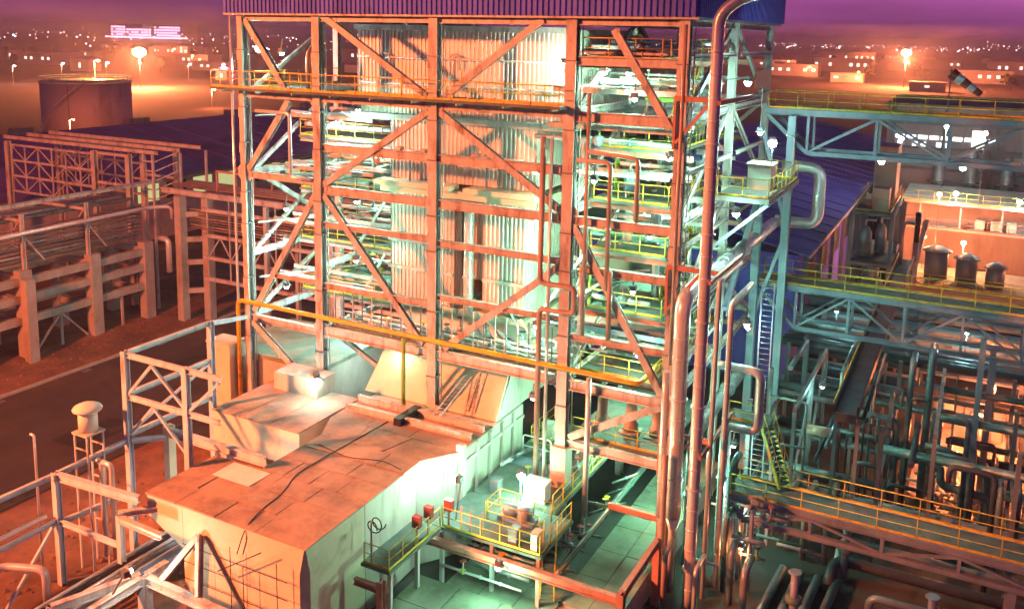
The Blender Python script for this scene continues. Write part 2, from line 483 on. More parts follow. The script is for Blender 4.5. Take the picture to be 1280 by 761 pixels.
# front braces
Bp = [((.3, 30.6), (3.6, 26.2)), ((6.8, 30.9), (14.6, 26.2)), ((22.3, 30.8), (16.0, 26.3)),
      ((3.9, 25.3), (.3, 20.5)), ((14.8, 25.3), (6.8, 20.1)), ((15.6, 25.3), (23.8, 20.1)),
      ((6.1, 19.4), (.5, 10.6)), ((6.8, 19.4), (14.4, 10.7)), ((23.7, 17.0), (16.0, 10.7)), ((24.5, 19.4), (30.0, 10.6)),
      ((.3, 9.8), (6.0, 5.6)), ((24.6, 6.9), (30.0, 9.9)), ((29.8, 25.2), (26.5, 30.3))]
for (x0, z0), (x1, z1) in Bp:
    brace(T, (x0, 0, z0), (x1, 0, z1), .40, h=.3)
# rear row braces
for (a, b) in ((0, 6.4), (6.4, 15.2), (15.2, 24.1), (24.1, 30.4)):
    for z0, z1 in ((10.4, 14.2), (14.6, 19.6), (20, 25.5)):
        brace(T, (a + .3, 20, z0), (b - .3, 20, z1), .24)
brace(T, (6.8, 1.2, 9.6), (11, 3.6, 5.6), .3); brace(T, (.4, .4, 20.0), (5.8, 8.5, 19.9), .24, u=Z)
brace(T, (.4, 1.5, 19.8), (.2, 9.5, 15.2), .3, u=Xv)
# gusset plates at the main nodes
gm = shared('gusset', lambda b: b.prism([(-.62, -.3), (-.4, -.55), (.4, -.55), (.62, -.3), (.62, .3), (.4, .55), (-.4, .55), (-.62, .3)], -.02, .02), 'gusset_plate', 'steel')
for x, z in ((6.4, 20), (15.2, 25.6), (15.2, 10.4), (24.1, 20), (24.1, 10.2), (0, 20.3), (6.4, 10.2), (6.4, 25.6), (24.1, 25.6), (30.4, 10.2)):
    o = link('gusset_plate', gm, (x, -.05, z), T); o.rotation_euler = (math.pi / 2, 0, 0)
# roof hood: corrugated sheets and their eaves
H = thing('roof_cladding', 'ribbed sheet cladding hood round the top of the boiler frame', 'cladding', (15, 10, 31))
MB().corr((-1.0, -.62, 31), (31.1, -.62, 31), 31.0, 38, .34, .09).build('front_sheet', 'clad_bright_blue', H)  # same sheeting as the sides; its brighter blue carries the front light
MB().corr((31.15, -.55, 31), (31.15, 20.6, 31), 31.0, 38, .34, .09).build('side_sheet', 'clad_blue', H)
MB().corr((-1.05, 20.6, 31), (-1.05, -.55, 31), 31.0, 38, .34, .09).build('side_sheet', 'clad_blue', H)
MB().corr((31.1, 20.65, 31), (-1, 20.65, 31), 31.0, 38, .34, .09).build('rear_sheet', 'clad_blue', H)
MB().box(-1.1, 31.2, -.7, 20.8, 38.02, 38.3).build('roof', 'clad_blue', H)
MB().bar((-1.1, -.5, 30.93), (31.2, -.5, 30.93), .12, .14).build('eave_trim', 'steel', H)
MB().bar((31.0, -.4, 30.93), (31.0, 20.5, 30.93), .12, .14).build('eave_trim', 'steel_blue', H)
# soffit purlins
for y in (4, 8, 12, 16):
    MB().ibar((-.8, y, 31.25), (31, y, 31.25), .2, .3).build('purlin', 'steel_dark', H)

# boiler casing
C = thing('boiler_casing', 'cream corrugated boiler casing inside the steel frame', 'boiler', (14, 9, 6))
def casing(x0, x1, y0, y1, z0, z1, right=True, left=True):
    MB().box(x0 + .06, x1 - .06, y0 + .06, y1 - .06, z0, z1).build('casing_core', 'clad', C)
    MB().corr((x0, y0, z0), (x1, y0, z0), z0, z1, .30, .055).build('front_sheet', 'clad', C)
    if right: MB().corr((x1, y0, z0), (x1, y1, z0), z0, z1, .30, .055).build('side_sheet', 'clad', C)
    if left: MB().corr((x0, y1, z0), (x0, y0, z0), z0, z1, .30, .055).build('side_sheet', 'clad', C)
casing(6.5, 22.3, 4.0, 16, 24.3, 30.3)
casing(9.2, 20.2, 4.0, 15.5, 20.3, 24.2)
casing(9.2, 14.3, 4.0, 15, 12.0, 19.4)
casing(16.4, 19.45, 4.0, 15, 12.2, 19.4, left=False)
casing(14.5, 16.35, 4.7, 15, 13.9, 19.4, right=False)
MB().box(8.9, 20.5, 3.2, 15.4, 19.45, 19.95).build('flange', 'duct', C)
MB().box(8.7, 14.6, 2.7, 3.9, 19.98, 20.28).build('ledge', 'duct', C)
MB().box(15.6, 20.6, 2.7, 3.9, 19.98, 20.28).build('ledge', 'duct', C)
MB().box(6.2, 22.6, 3.5, 3.98, 24.22, 24.6).build('flange', 'steel', C)
MB().box(6.3, 22.5, 3.75, 3.98, 30.05, 30.4).build('flange', 'steel', C)
for z in (26.6, 28.3):
    MB().tube([(6.7, 3.75, z), (22.1, 3.75, z)], .07, 6).build('stiffener', 'steel', C)
for z in (14.2, 16.1):
    MB().bar((9.1, 3.82, z), (14.2, 3.82, z), .12, .2).build('stiffener', 'steel', C)
    MB().bar((16.5, 3.82, z), (19.5, 3.82, z), .12, .2).build('stiffener', 'steel', C)
MB().box(9.0, 14.5, 3.9, 15.2, 11.55, 11.95).build('flange', 'duct', C)
MB().box(14.6, 19.7, 3.9, 15.2, 11.55, 11.95).build('flange', 'duct', C)
MB().box(9.6, 19.0, 4.4, 15, 6.0, 11.5).build('lower_casing', 'duct_wall', C)
# soot blower bars on the ledge
for i, x in enumerate((11.2, 13.1, 17.0, 18.6)):
    b = thing('soot_blower', 'motor driven soot blower on the casing ledge, %s along it' % ('first', 'second', 'third', 'fourth')[i], 'machine', (x, 3, 20.3))
    MB().tube([(x - .6, 3.3, 22.25), (x + .9, 3.3, 22.25)], .11, 8).build('lance', 'jacket', b)
    MB().box(x - .95, x - .62, 3.05, 3.55, 22.0, 22.5).build('motor', 'steel_red', b)
    MB().bar((x, 3.3, 20.3), (x, 3.3, 22.2), .1).build('support', 'steel_dark', b)
# small pipe hoops on the upper casing
for i, x in enumerate((8.6, 14.0)):
    pipe([(x, 3.7, 26.0), (x, 3.7, 28.6), (x + .7, 3.7, 28.6), (x + .7, 3.7, 27.6)], .07, 'pipe_red', 'thin hooped vent pipe on the upper casing, ' + ('near its outer edge' if i == 0 else 'beside the middle column'), bend=.3, n=8)
# main steam line stub behind the middle column
pipe([(15.4, 3.9, 11.9), (15.4, 3.9, 18.9)], .33, 'jacket', 'short silver vertical pipe in the gap between the casings', ring=1.4)

# ------------------------------------------------------------------ platforms of the tower
pf = thing('front_walkway', 'narrow railed walkway crossing the tower front below the hood', 'walkway', (11, -.8, 25.9))
deck(pf, -1.8, 24.0, -1.25, -.32, 26.12)
rail(pf, [(-1.75, -.38, 26.12), (-1.75, -1.2, 26.12), (23.9, -1.2, 26.12)], sp=1.7)
for i in range(9):
    MB().bar((-.9 + i * 3.05, -1.2, 25.9), (-.9 + i * 3.05, -.3, 25.9), .1, .14).build('outrigger', 'steel', pf)
pi = thing('casing_walkway', 'railed walkway between the upper casing and the front frame', 'walkway', (14, 2, 25.9))
deck(pi, 6.8, 23.6, 1.2, 3.2, 26.0)
rail(pi, [(6.9, 1.3, 26.0), (23.5, 1.3, 26.0)], sp=1.6)
LP = [(22.5, 'upper'), (18.7, 'second'), (15.0, 'third'), (11.2, 'lowest')]
for z, nm in LP:
    p = thing('grating_platform', '%s green lit grating platform beside the casing, away from the pipes' % nm, 'platform', (4.6, 8, z - .2), 'platforms beside the casing')
    deck(p, .7, 9.0, 4.6, 14.5, z)
    rail(p, [(.8, 14.4, z), (.8, 4.7, z), (8.9, 4.7, z)], sp=1.6)
    for y in (5.0, 9.4, 14.1):
        MB().ibar((.5, y, z - .32), (9.1, y, z - .32), .16, .28).build('joist', 'steel', p)
RP = [(28.75, .2, 15, 'topmost'), (23.6, 3.0, 16, 'second'), (20.6, 2.4, 16, 'third'), (17.7, 2.2, 16, 'fourth'), (14.2, 2.0, 16, 'fifth'), (10.6, 1.2, 16, 'lowest')]
for z, y0, y1, nm in RP:
    p = thing('grating_platform', '%s railed grating platform in the bay next to the riser pipes' % nm, 'platform', (27, 8, z - .2), 'platforms in the pipe bay')
    deck(p, 24.5, 29.2, y0, y1, z)
    rail(p, [(24.6, y0 + .08, z), (29.1, y0 + .08, z), (29.1, y1 - .1, z)], sp=1.5)
    for y in (y0 + .2, (y0 + y1) / 2, y1 - .2):
        MB().ibar((24.3, y, z - .34), (30.2, y, z - .34), .18, .32).build('joist', 'steel_red', p)
    deck(p, 19.8 if z < 24 else 22.7, 24.4, 8 if z < 24 else 5, 15.5, z - .01)
lp = thing('lower_platform', 'railed platform with pump skids behind the lowest cross beam', 'platform', (27, 6, 6.5))
deck(lp, 24.5, 30.0, .35, 9, 6.86)
rail(lp, [(24.6, .45, 6.86), (29.9, .45, 6.86)], sp=1.5)
for i, (x, c) in enumerate(((25.6, 'duct'), (27.4, 'duct'), (29.0, 'duct'))):
    v = thing('pump_skid', 'orange lit vertical pump on the lower railed platform, %s from the column' % ('first', 'second', 'third')[i], 'pump', (x, 2.6, 6.86))
    MB().lathe((x, 2.6, 6.88), [(.45, 0), (.45, .5), (.32, .55), (.32, 1.9), (.42, 1.95), (.42, 2.1), (.1, 2.2)], 16).build('body', 'pipe_red', v)
    MB().tube([(x, 2.6, 9.0), (x, 2.6, 9.5), (x, 5, 9.5)], .16, 8, .3).build('discharge', 'jacket', v)
    MB().box(x - .6, x + .6, 2.0, 3.2, 6.862, 6.94).build('base', 'concrete', v)
# stairs in the pipe bay
for i, (z0, z1) in enumerate(((23.6, 28.6), (17.7, 20.5), (14.2, 17.6), (10.6, 14.1))):
    stair('platform_stairs', 'steep yellow stairs up to the %s platform in the pipe bay' % ('topmost', 'third', 'fourth', 'fifth')[i], (28.3, 9.0 if i % 2 else 5.2, z0), (28.3, 5.2 if i % 2 else 9.4, z1), .7)
# drums and vessels in the pipe bay
for i, (x0, x1, y, z, r, m_, nm) in enumerate(((22.8, 28.6, 7.0, 15.6, .85, 'vessel_green', 'dark green horizontal drum on the fifth platform'),
        (22.0, 28.4, 12.5, 22.2, .7, 'jacket', 'pale horizontal drum hung under the second platform'),
        (23, 28.2, 8.5, 24.9, .75, 'jacket_old', 'grey horizontal drum standing on the second platform'),
        (22.5, 28.0, 6.0, 11.7, .7, 'jacket', 'silver horizontal drum on the lowest bay platform'))):
    v = thing('steam_drum', nm, 'drum', ((x0 + x1) / 2, y, z - r))
    MB().lathe((0, y, z), [(.05, x0 - .35), (r * .6, x0 - .25), (r, x0), (r, (x0 + x1) / 2 - .1), (r + .04, (x0 + x1) / 2 - .1), (r + .04, (x0 + x1) / 2 + .1), (r, (x0 + x1) / 2 + .1), (r, x1), (r * .6, x1 + .25), (.05, x1 + .35)], 24, 'x').build('shell', m_, v)
    for x in (x0 + .9, x1 - .9):
        MB().box(x - .12, x + .12, y - r * .8, y + r * .8, z - r - .55, z - r * .6).build('saddle', 'steel', v)
        MB().tube([(x + .5, y, z + r * .9), (x + .5, y, z + r + .7)], .14, 8).build('nozzle', 'jacket', v)
for i, (x, y, z0, z1, r, m_) in enumerate(((25.6, 10.5, 23.6, 27.2, .55, 'cabinet'), (27.0, 12.8, 17.7, 20.0, .6, 'cabinet'), (25.6, 11.5, 14.2, 16.8, .6, 'jacket'), (26.2, 4.2, 20.6, 22.2, .4, 'steel_blue'), (25.4, 4.0, 17.7, 19.2, .42, 'vessel_green'), (27.4, 9.6, 28.75, 30.6, .5, 'jacket'))):
    v = thing('vertical_vessel', 'small upright %s vessel with domed top, %s among those on the bay platforms' % ({'cabinet': 'cream', 'jacket': 'silver', 'steel_blue': 'blue', 'vessel_green': 'green'}[m_], ('highest but one', 'rear middle', 'lower rear', 'front middle', 'front lower', 'highest')[i]), 'vessel', (x, y, z0))
    MB().lathe((x, y, z0 + .3), [(r * .8, 0), (r, .05), (r, z1 - z0 - .7), (r * .75, z1 - z0 - .45), (r * .3, z1 - z0 - .32), (.02, z1 - z0 - .3)], 18).build('shell', m_, v)
    for a in range(3):
        t = a * 2.1
        MB().bar((x + r * .8 * math.cos(t), y + r * .8 * math.sin(t), z0), (x + r * .8 * math.cos(t), y + r * .8 * math.sin(t), z0 + .5), .1).build('leg', 'steel', v)
    MB().tube([(x, y, z1 - .02), (x, y, z1 + .35), (x + 1.1, y, z1 + .35)], .09, 8, .2).build('outlet', 'jacket', v)
# cable trays and blue girder through the bay
for z, y, m_, nm in ((24.9, 1.4, 'steel', 'shallow cable tray crossing under the second platform'), (26.9, 2.0, 'steel', 'bundle tray of conduits crossing above the second platform'), (22.9, 6.8, 'pipe_blue', 'blue crane girder crossing the pipe bay'), (12.9, 2.4, 'steel_blue', 'pale blue cable tray crossing above the lowest bay platform')):
    t = thing('cable_tray', nm, 'cable tray', (26, y, z))
    MB().channel((22.2, y, z), (29.6, y, z), .7, .3).build('tray', m_, t)
    for q in range(4):
        MB().tube([(22.3, y - .22 + q * .14, z + .0), (29.5, y - .22 + q * .14, z + .0)], .05, 6).build('cable', 'black', t)
# inner vertical pipes
random.seed(5)
VP = [(25.35, -.35, 12.5, 24.9, .13, 'pipe_red', 'thin orange lit riser just inside the middle column, no bend'),
      (26.7, -.3, 15.3, 23.2, .14, 'pipe_red', 'orange riser bending over toward the column, inner of the pair'),
      (28.25, -.25, 12.4, 23.6, .14, 'pipe_red', 'orange riser bending over toward the column, outer of the pair')]
pipe([(25.35, -.4, 13.3), (25.35, -.4, 26.9)], .13, 'pipe_red', VP[0][6], n=8)
pipe([(26.7, -.4, 16.1), (26.7, -.4, 23.2), (24.7, -.4, 23.2)], .14, 'pipe_red', VP[1][6], n=8, bend=.4)
pipe([(28.25, -.4, 20.1), (28.25, -.4, 23.55), (25.3, -.4, 23.75)], .14, 'pipe_red', VP[2][6], n=8, bend=.4)
pipe([(26.9, -.4, 13.3), (26.9, -.4, 17.2)], .15, 'pipe_red', 'short orange riser in the pipe bay behind the long brace', n=8)
pipe([(25.2, -.4, 13.3), (25.2, -.4, 16.9)], .17, 'jacket', 'short pale riser in the pipe bay next to the middle column', n=8)
pipe([(25.9, -.5, 2.5), (25.9, -.5, 10.9)], .16, 'jacket', 'pale straight pipe dropping from the lower cross beam to the deck', n=10)
pipe([(22.75, -.62, 4.0), (22.75, -.62, 14.5), (24.9, -.62, 14.5), (24.9, -.62, 16.0), (22.75, -.62, 16.0), (22.75, -.62, 24.4)], .16, 'pipe_red', 'tall thin riser with a square expansion loop round the column', n=10, bend=.35)
pipe([(23.25, -.55, 4.0), (23.25, -.55, 24.3)], .11, 'jacket', 'straight thin riser beside the looped riser', n=8)
for i in range(26):
    x = random.choice((24.6, 25.3, 26.1, 27.0, 27.8, 28.6, 23.2, 22.4)) + random.uniform(-.2, .2)
    y = random.uniform(4.5, 15)
    z0 = random.choice((10.6, 14.2, 17.7, 20.6, 23.6)); z1 = z0 + random.choice((3.2, 3.0, 5.8, 6.2))
    r = random.choice((.07, .09, .12, .17, .22))
    m_ = random.choice(('jacket', 'jacket', 'steel', 'jacket_old', 'pipe_green', 'vessel_green'))
    pts = [(x, y, z0 + .02), (x, y, z1)]
    if i % 2: pts.append((x + random.choice((-2, 1.4)), y, z1))
    lv = {10.6: 'lowest', 14.2: 'fifth', 17.7: 'fourth', 20.6: 'third', 23.6: 'second'}[z0]
    pipe(pts, r, m_, 'one of the thin upright pipes on the %s platform of the pipe bay' % lv, 'upright pipes on the %s bay platform' % lv, n=8, ring=0)
for i in range(14):
    x = random.uniform(2, 8); y = random.uniform(6, 14); z0 = random.choice((11.2, 15, 18.7, 22.5)); z1 = z0 + random.uniform(2.4, 3.4)
    pipe([(x, y, z0 + .02), (x, y, z1), (x + random.choice((-1.2, 1.2)), y, z1)], random.choice((.08, .12, .16)), random.choice(('jacket', 'jacket_old', 'steel')), 'one of the bent pipes standing on the %s platform beside the casing' % {11.2: 'lowest', 15: 'third', 18.7: 'second', 22.5: 'upper'}[z0], 'bent pipes beside the casing %d' % z0, n=8)
# valve stations crowding the level behind the yellow gas line
for i in range(16):
    x = 7.6 + i * .98 + random.uniform(-.2, .2); y = random.uniform(1.0, 3.0); z = 10.55
    v = thing('valve', 'small hand wheel valve in the row behind the yellow gas line', 'valve', (x, y, z), 'valves behind the yellow gas line')
    h = random.uniform(.6, 1.3)
    MB().tube([(x, y, z), (x, y, z + h)], .07, 6).build('stem', random.choice(('jacket', 'steel_dark', 'pipe_red')), v)
    MB().lathe((x, y, z + h * .4), [(.05, -.2), (.2, -.15), (.22, 0), (.2, .15), (.05, .2)], 10).build('body', random.choice(('pipe_red', 'steel_dark', 'steel')), v)
    MB().lathe((x, y, z + h), [(.2, -.02), (.24, 0), (.2, .03)], 12).build('hand_wheel', random.choice(('black', 'pipe_yellow', 'box_red')), v)
vp = thing('valve_platform', 'grating strip carrying the valve row behind the lower cross beam', 'platform', (15, 2, 10.3))
deck(vp, 6.8, 23.7, .5, 3.4, 10.52)
rail(vp, [(6.9, .55, 10.52), (23.6, .55, 10.52)], m='steel', sp=1.8)
for y in (1.2, 2.0, 2.8):
    pipe([(7, y, 10.75), (23.4, y, 10.75)], .12, ('pipe_red', 'steel_dark', 'jacket')[int(y) % 3], 'straight header pipe lying along the valve strip, %s from the frame' % {1.2: 'first', 2.0: 'second', 2.8: 'third'}[y], n=8)
# yellow gas line
pipe([(-.45, -.65, 4.5), (-.45, -.65, 11.4), (28.9, -.65, 11.2), (28.9, 3.4, 11.2)], .15, 'pipe_yellow', 'long yellow gas pipe running across the tower front', bend=.5, n=12)
pipe([(13.6, -.95, 6.6), (13.6, -.95, 11.2)], .14, 'pipe_green', 'yellow green branch pipe dropping to the duct roof', n=10)
pipe([(-.86, -.2, .02), (-.86, -.2, 33)], .09, 'jacket', 'thin downpipe beside the outermost tower column', n=8)
pipe([(1.4, -.4, 24.6), (4.3, -.4, 24.6), (4.3, -.4, 20.4), (6.0, -.4, 20.4)], .12, 'jacket', 'pale thin pipe stepping down in the outermost bay', n=8, bend=.3)
# ducts and pipes at the top of the outer bay
for i, x in enumerate((4.3, 4.8, 5.3)):
    pipe([(x, 1.5, 26.1), (x, 1.5, 28.4), (x - .5, 2.6, 28.9)], .15, 'pipe_red', 'short bent vent stub on the outer bay platform, %s' % ('outer of three', 'middle of three', 'inner of three')[i], n=8, bend=.3)
pd = thing('outer_platform', 'grating platform in the outermost bay below the hood', 'platform', (3, 3, 25.9))
deck(pd, .4, 6.0, .4, 9.5, 26.05)
rail(pd, [(.5, 9.4, 26.05), (.5, .5, 26.05), (5.9, .5, 26.05)], sp=1.4)
ords_ = ['first', 'second', 'third', 'fourth', 'fifth', 'sixth', 'seventh', 'eighth', 'ninth', 'tenth']

# ================================================================== FLUE DUCT IN FRONT OF THE TOWER
D = thing('flue_duct', 'big rust stained flue duct with plated roof leading into the tower', 'duct', (14, -8, 0))
hood = [(8.1, -16), (18.5, -16), (18.3, -11.2), (8.1, -11.2)]
hbm = MB()
lo = [(10.6, -15.96), (18.1, -15.96), (18.43, -15.6), (18.26, -11.2), (10.6, -11.2)]; hi = [(10.6, -15.96), (18.4, -15.96), (18.44, -15.9), (18.26, -11.2), (10.6, -11.2)]
hbm.add([(x, y, .2) for x, y in lo] + [(x, y, 5.0) for x, y in lo] + [(x, y, 6.4) for x, y in hi], [(4, 3, 2, 1, 0), (10, 11, 12, 13, 14)] + [(k * 5 + i, k * 5 + (i + 1) % 5, k * 5 + 5 + (i + 1) % 5, k * 5 + 5 + i) for k in (0, 1) for i in range(5)])
hbm.build('hood_body', 'duct', D)
b = MB(); 
# hood side box with its slanted underside
sec = [(8.1, 6.4), (8.1, 5.3), (10.4, 4.2), (10.58, 4.2), (10.58, 6.4)]
n_ = len(sec)
b.add([(x, -15.96, z) for x, z in sec] + [(x, -11.2, z) for x, z in sec], [tuple(range(n_ - 1, -1, -1)), tuple(range(n_, 2 * n_))] + [(i, (i + 1) % n_, n_ + (i + 1) % n_, n_ + i) for i in range(n_)])
b.build('hood_side', 'duct', D)
body = [(11.5, -11.15), (18.26, -11.15), (18.1, -6.3), (19.6, -4.0), (19.6, 3.9), (10.4, 3.9), (10.4, -4.0), (11.5, -6.3)]
MB().prism(body, .2, 6.4).build('duct_body', 'duct_wall', D)
# roof plates, each its own
random.seed(21)
def xl(y): return 8.0 if y < -11.2 else (11.4 if y < -6.3 else 11.4 - 1.1 * min(1, (y + 6.3) / 2.3))
def xr(y): return 18.56 - .2 * (y + 16) / 9.7 if y < -6.3 else 18.2 + 1.5 * min(1, (y + 6.3) / 2.3)
rows = [(-16.05, -14.4), (-14.4, -12.8), (-12.8, -11.2), (-11.19, -9.5), (-9.5, -7.9), (-7.9, -6.3), (-6.3, -4.0), (-4.0, -2.6), (-2.6, -.2)]
for y0, y1 in rows:
    k = 4 if y0 < -11.1 else 3
    off = random.uniform(-.5, .5)
    fr = [0] + [(i + off * .5) / k if i else 0 for i in range(1, k)] + [1]
    for i in range(k):
        g = .025
        e = 1e-4
        def px(y, t): return xl(y) + (xr(y) - xl(y)) * t
        ya, yb = y0 + g, y1 - g
        za = 6.44 + random.uniform(0, .05); zb = 6.44 + random.uniform(0, .05)
        c = [(px(ya, fr[i]) + g, ya), (px(ya, fr[i + 1]) - g, ya), (px(yb, fr[i + 1]) - g, yb), (px(yb, fr[i]) + g, yb)]
        zz = [za, za + random.uniform(-.02, .02), zb, zb + random.uniform(-.02, .02)]
        MB().hexa([(x, y, 6.405) for x, y in c] + [(x, y, z + .03) for (x, y), z in zip(c, zz)]).build('roof_plate', 'duct_roof', D)
# wall stiffeners on the lit side
for y in (-3.7, -2.2, -.6, .9, 2.4):
    MB().box(19.62, 19.8, y - .09, y + .09, .3, 6.38).build('wall_rib', 'duct_wall', D)
MB().box(19.61, 19.75, -3.95, 3.8, 5.55, 5.75).build('wall_rib', 'duct_wall', D)
MB().box(19.4, 19.9, -4.15, -3.85, .3, 6.9).build('corner_post', 'duct_wall', D)
# two pairs of beams on the roof before the sloping transition plate
for y, x0, x1 in ((-2.6, 10.4, 14.3), (-2.6, 14.9, 19.5), (-1.2, 10.3, 14.3), (-1.2, 14.9, 19.6)):
    MB().ibar((x0, y, 6.72), (x1, y, 6.72), .3, .4).build('roof_beam', 'steel', D)
MB().box(14.35, 14.85, -3.1, -.8, 6.5, 6.95).build('beam_joint', 'black', D)
tp = MB()
tp.hexa([(9.6, .4, 6.5), (19.5, .4, 6.5), (19.5, .6, 6.5), (9.6, .6, 6.5), (9.9, 2.3, 8.9), (19.3, 2.3, 8.9), (19.3, 2.5, 8.9), (9.9, 2.5, 8.9)])
tp.build('transition_plate', 'duct', D)
for sx in (9.75, 19.4):
    MB().add([(sx - .05, .6, 6.42), (sx + .05, .6, 6.42), (sx + .05, 4.3, 6.42), (sx - .05, 4.3, 6.42), (sx - .05, 2.5, 8.9), (sx + .05, 2.5, 8.9), (sx + .05, 4.3, 8.9), (sx - .05, 4.3, 8.9)], [(0, 3, 2, 1), (4, 5, 6, 7), (0, 1, 5, 4), (1, 2, 6, 5), (2, 3, 7, 6), (3, 0, 4, 7)]).build('transition_cheek', 'duct_wall', D)
MB().box(9.8, 19.4, 2.52, 4.35, 8.8, 8.95).build('transition_top', 'duct', D)
MB().tube([(9.8, 2.3, 9.05), (19.4, 2.3, 9.05)], .12, 8).build('edge_pipe', 'steel', D)
ladder('roof_ladder', 'short ladder lying on the sloping plate beside the middle column', (17.6, .35, 6.75), (17.6, 2.25, 9.0), .45, 'steel')
ladder('roof_ladder', 'ladder leaning from the roof beams across the sloping plate', (16.4, -1.6, 6.9), (16.9, 1.4, 8.6), .5, 'steel')
# cables and hoses over the roof
MB().tube([(13.8, -2.9, 6.53), (13.7, -5, 6.53), (13.5, -8, 6.53), (13.4, -10.8, 6.53), (14.2, -12.6, 6.53), (14.4, -14.6, 6.53), (14.9, -16.12, 6.5), (14.4, -16.15, 5.1)], .03, 5, .8).build('power_cable', 'black', None, 'black cable trailing along the duct roof and over its front', 'cable')
MB().tube([(12.2, -7.4, 6.53), (14.6, -7.9, 6.53), (16.6, -7.2, 6.53), (18.0, -7.6, 6.53)], .025, 5, .6).build('power_cable', 'black', None, 'thin cable lying crosswise on the duct roof', 'cable')
MB().box(9.6, 12.2, -13.0, -11.4, 6.50, 6.53).build('plain_white', 'plain_white', None, 'white patch painted as the lamp lit opening at the duct roof front', 'patch')  # white patch standing in for a lamp lit opening
# scaffold poles on the duct front
sf = thing('scaffold', 'thin dark scaffold poles tied against the front of the duct', 'scaffold', (15, -16.6, 0))
for x in (12.2, 14.3, 15.1, 17.2):
    MB().tube([(x, -16.5, .02), (x, -16.5, 5.6 - (x == 15.1) * .8)], .022, 6).build('pole', 'black', sf)
for z in (1.2, 2.2, 3.1, 4.0, 4.9):
    MB().tube([(11.2, -16.57, z), (17.9, -16.57, z)], .018, 6).build('ledger', 'black', sf)
MB().tube([(13.6, -16.63, 4.2), (16.4, -16.63, 6.0)], .03, 6).build('ledger', 'black', sf)

# boxes beside the duct
BX = thing('insulated_box', 'orange lit insulated box with dark top beside the duct', 'box', (6.8, -4.5, 0))
MB().box(3.3, 10.2, -6.8, -1.0, 4.3, 6.45).build('shell', 'duct', BX)
for i in range(3):
    MB().box(3.25 + i * 2.33, 5.53 + i * 2.33, -6.86, -.95, 6.455, 6.53).build('top_plate', 'duct_roof', BX)
for x, y in ((3.8, -6.3), (9.7, -6.3), (3.8, -1.5), (9.7, -1.5)):
    MB().box(x - .25, x + .25, y - .25, y + .25, .02, 4.29).build('leg', 'concrete', BX)
PB = thing('pedestal_block', 'white lit concrete block wrapped round the second column foot', 'block', (6.2, -1.6, 6.5))
MB().box(4.3, 7.9, -2.4, -.5, 6.54, 7.7).build('upper_block', 'duct_wall', PB)
EH = thing('switch_house', 'flat roofed low switch house behind the outermost column', 'building', (1.5, 4, 0))
MB().box(-2.9, 5.9, .5, 7.6, .02, 7.0).build('wall', 'concrete', EH)
MB().box(-3.1, 6.05, .36, 7.8, 7.01, 7.3).build('roof', 'roof_panel', EH)
MB().box(-2.9, -.75, -1.3, .3, .02, 8.1).build('vent_shaft', 'duct', EH)
MB().box(-2.95, -.7, -1.35, .34, 8.11, 8.25).build('shaft_cap', 'duct', EH)

# ------------------------------------------------------------------ pipe bridge frames on the red earth
F = thing('pipe_trestle', 'pale steel trestle frame standing on the red earth beside the duct', 'steel frame', (5, -12, 0))
MX = 'steel_pale'
for x, y, z in ((2.4, -17.0, 6.6), (3.1, -12.9, 12.15), (3.1, -6.6, 12.1), (7.8, -12.9, 12.1), (2.2, -24.5, 6.6), (7.6, -21.5, 3.1)):
    column(F, x, y, .05, z, .34, .34, MX, 'post')
def fr(p, q, w=.2, h=.28): MB().ibar(p, q, w, h).build('beam', MX, F)
fr((3.1, -12.6, 12.0), (3.1, -6.7, 12.0)); fr((3.1, -12.6, 9.6), (3.1, -6.7, 9.6)); fr((3.1, -12.6, 7.2), (3.1, -6.7, 7.2))
fr((3.3, -12.9, 11.95), (10.4, -12.9, 11.95)); fr((3.3, -12.9, 9.5), (10.2, -12.9, 9.5))
fr((3.1, -6.6, 11.95), (0.4, -.6, 10.3))
fr((2.4, -16.8, 6.45), (3.1, -13.1, 6.9)); fr((2.4, -17.3, 6.45), (2.2, -24.3, 6.45)); fr((2.5, -24.5, 3.9), (2.4, -17.2, 3.9))
fr((2.6, -17.0, 6.4), (8.2, -16.6, 6.4), .3, .42); fr((4.2, -11.05, 6.9), (11.6, -11.05, 6.9), .34, .5); fr((3.3, -12.9, 6.9), (4.2, -11.3, 6.7))
MB().box(4.0, 4.45, -11.3, -10.8, .05, 7.3).build('stub_post', 'duct', F)
for a, b_ in (((3.3, -12.9, 9.7), (5.2, -12.9, 11.7)), ((5.2, -12.9, 11.7), (7.7, -12.9, 9.7)), ((8.0, -12.9, 9.7), (10.2, -12.9, 11.7)),
             ((3.3, -12.9, 7.3), (5.2, -12.9, 9.3)), ((5.2, -12.9, 9.3), (7.6, -12.9, 7.2)), ((2.4, -17.2, 3.8), (2.3, -20.2, .3)), ((3.1, -12.6, 7.4), (3.1, -6.9, 9.4))):
    MB().bar(a, b_, .14, .14).build('brace', MX, F)
fr((3.1, -12.9, 3.7), (2.4, -17.0, 3.7)); fr((2.6, -17.0, 3.8), (7.4, -17.0, 3.8), .2, .24)
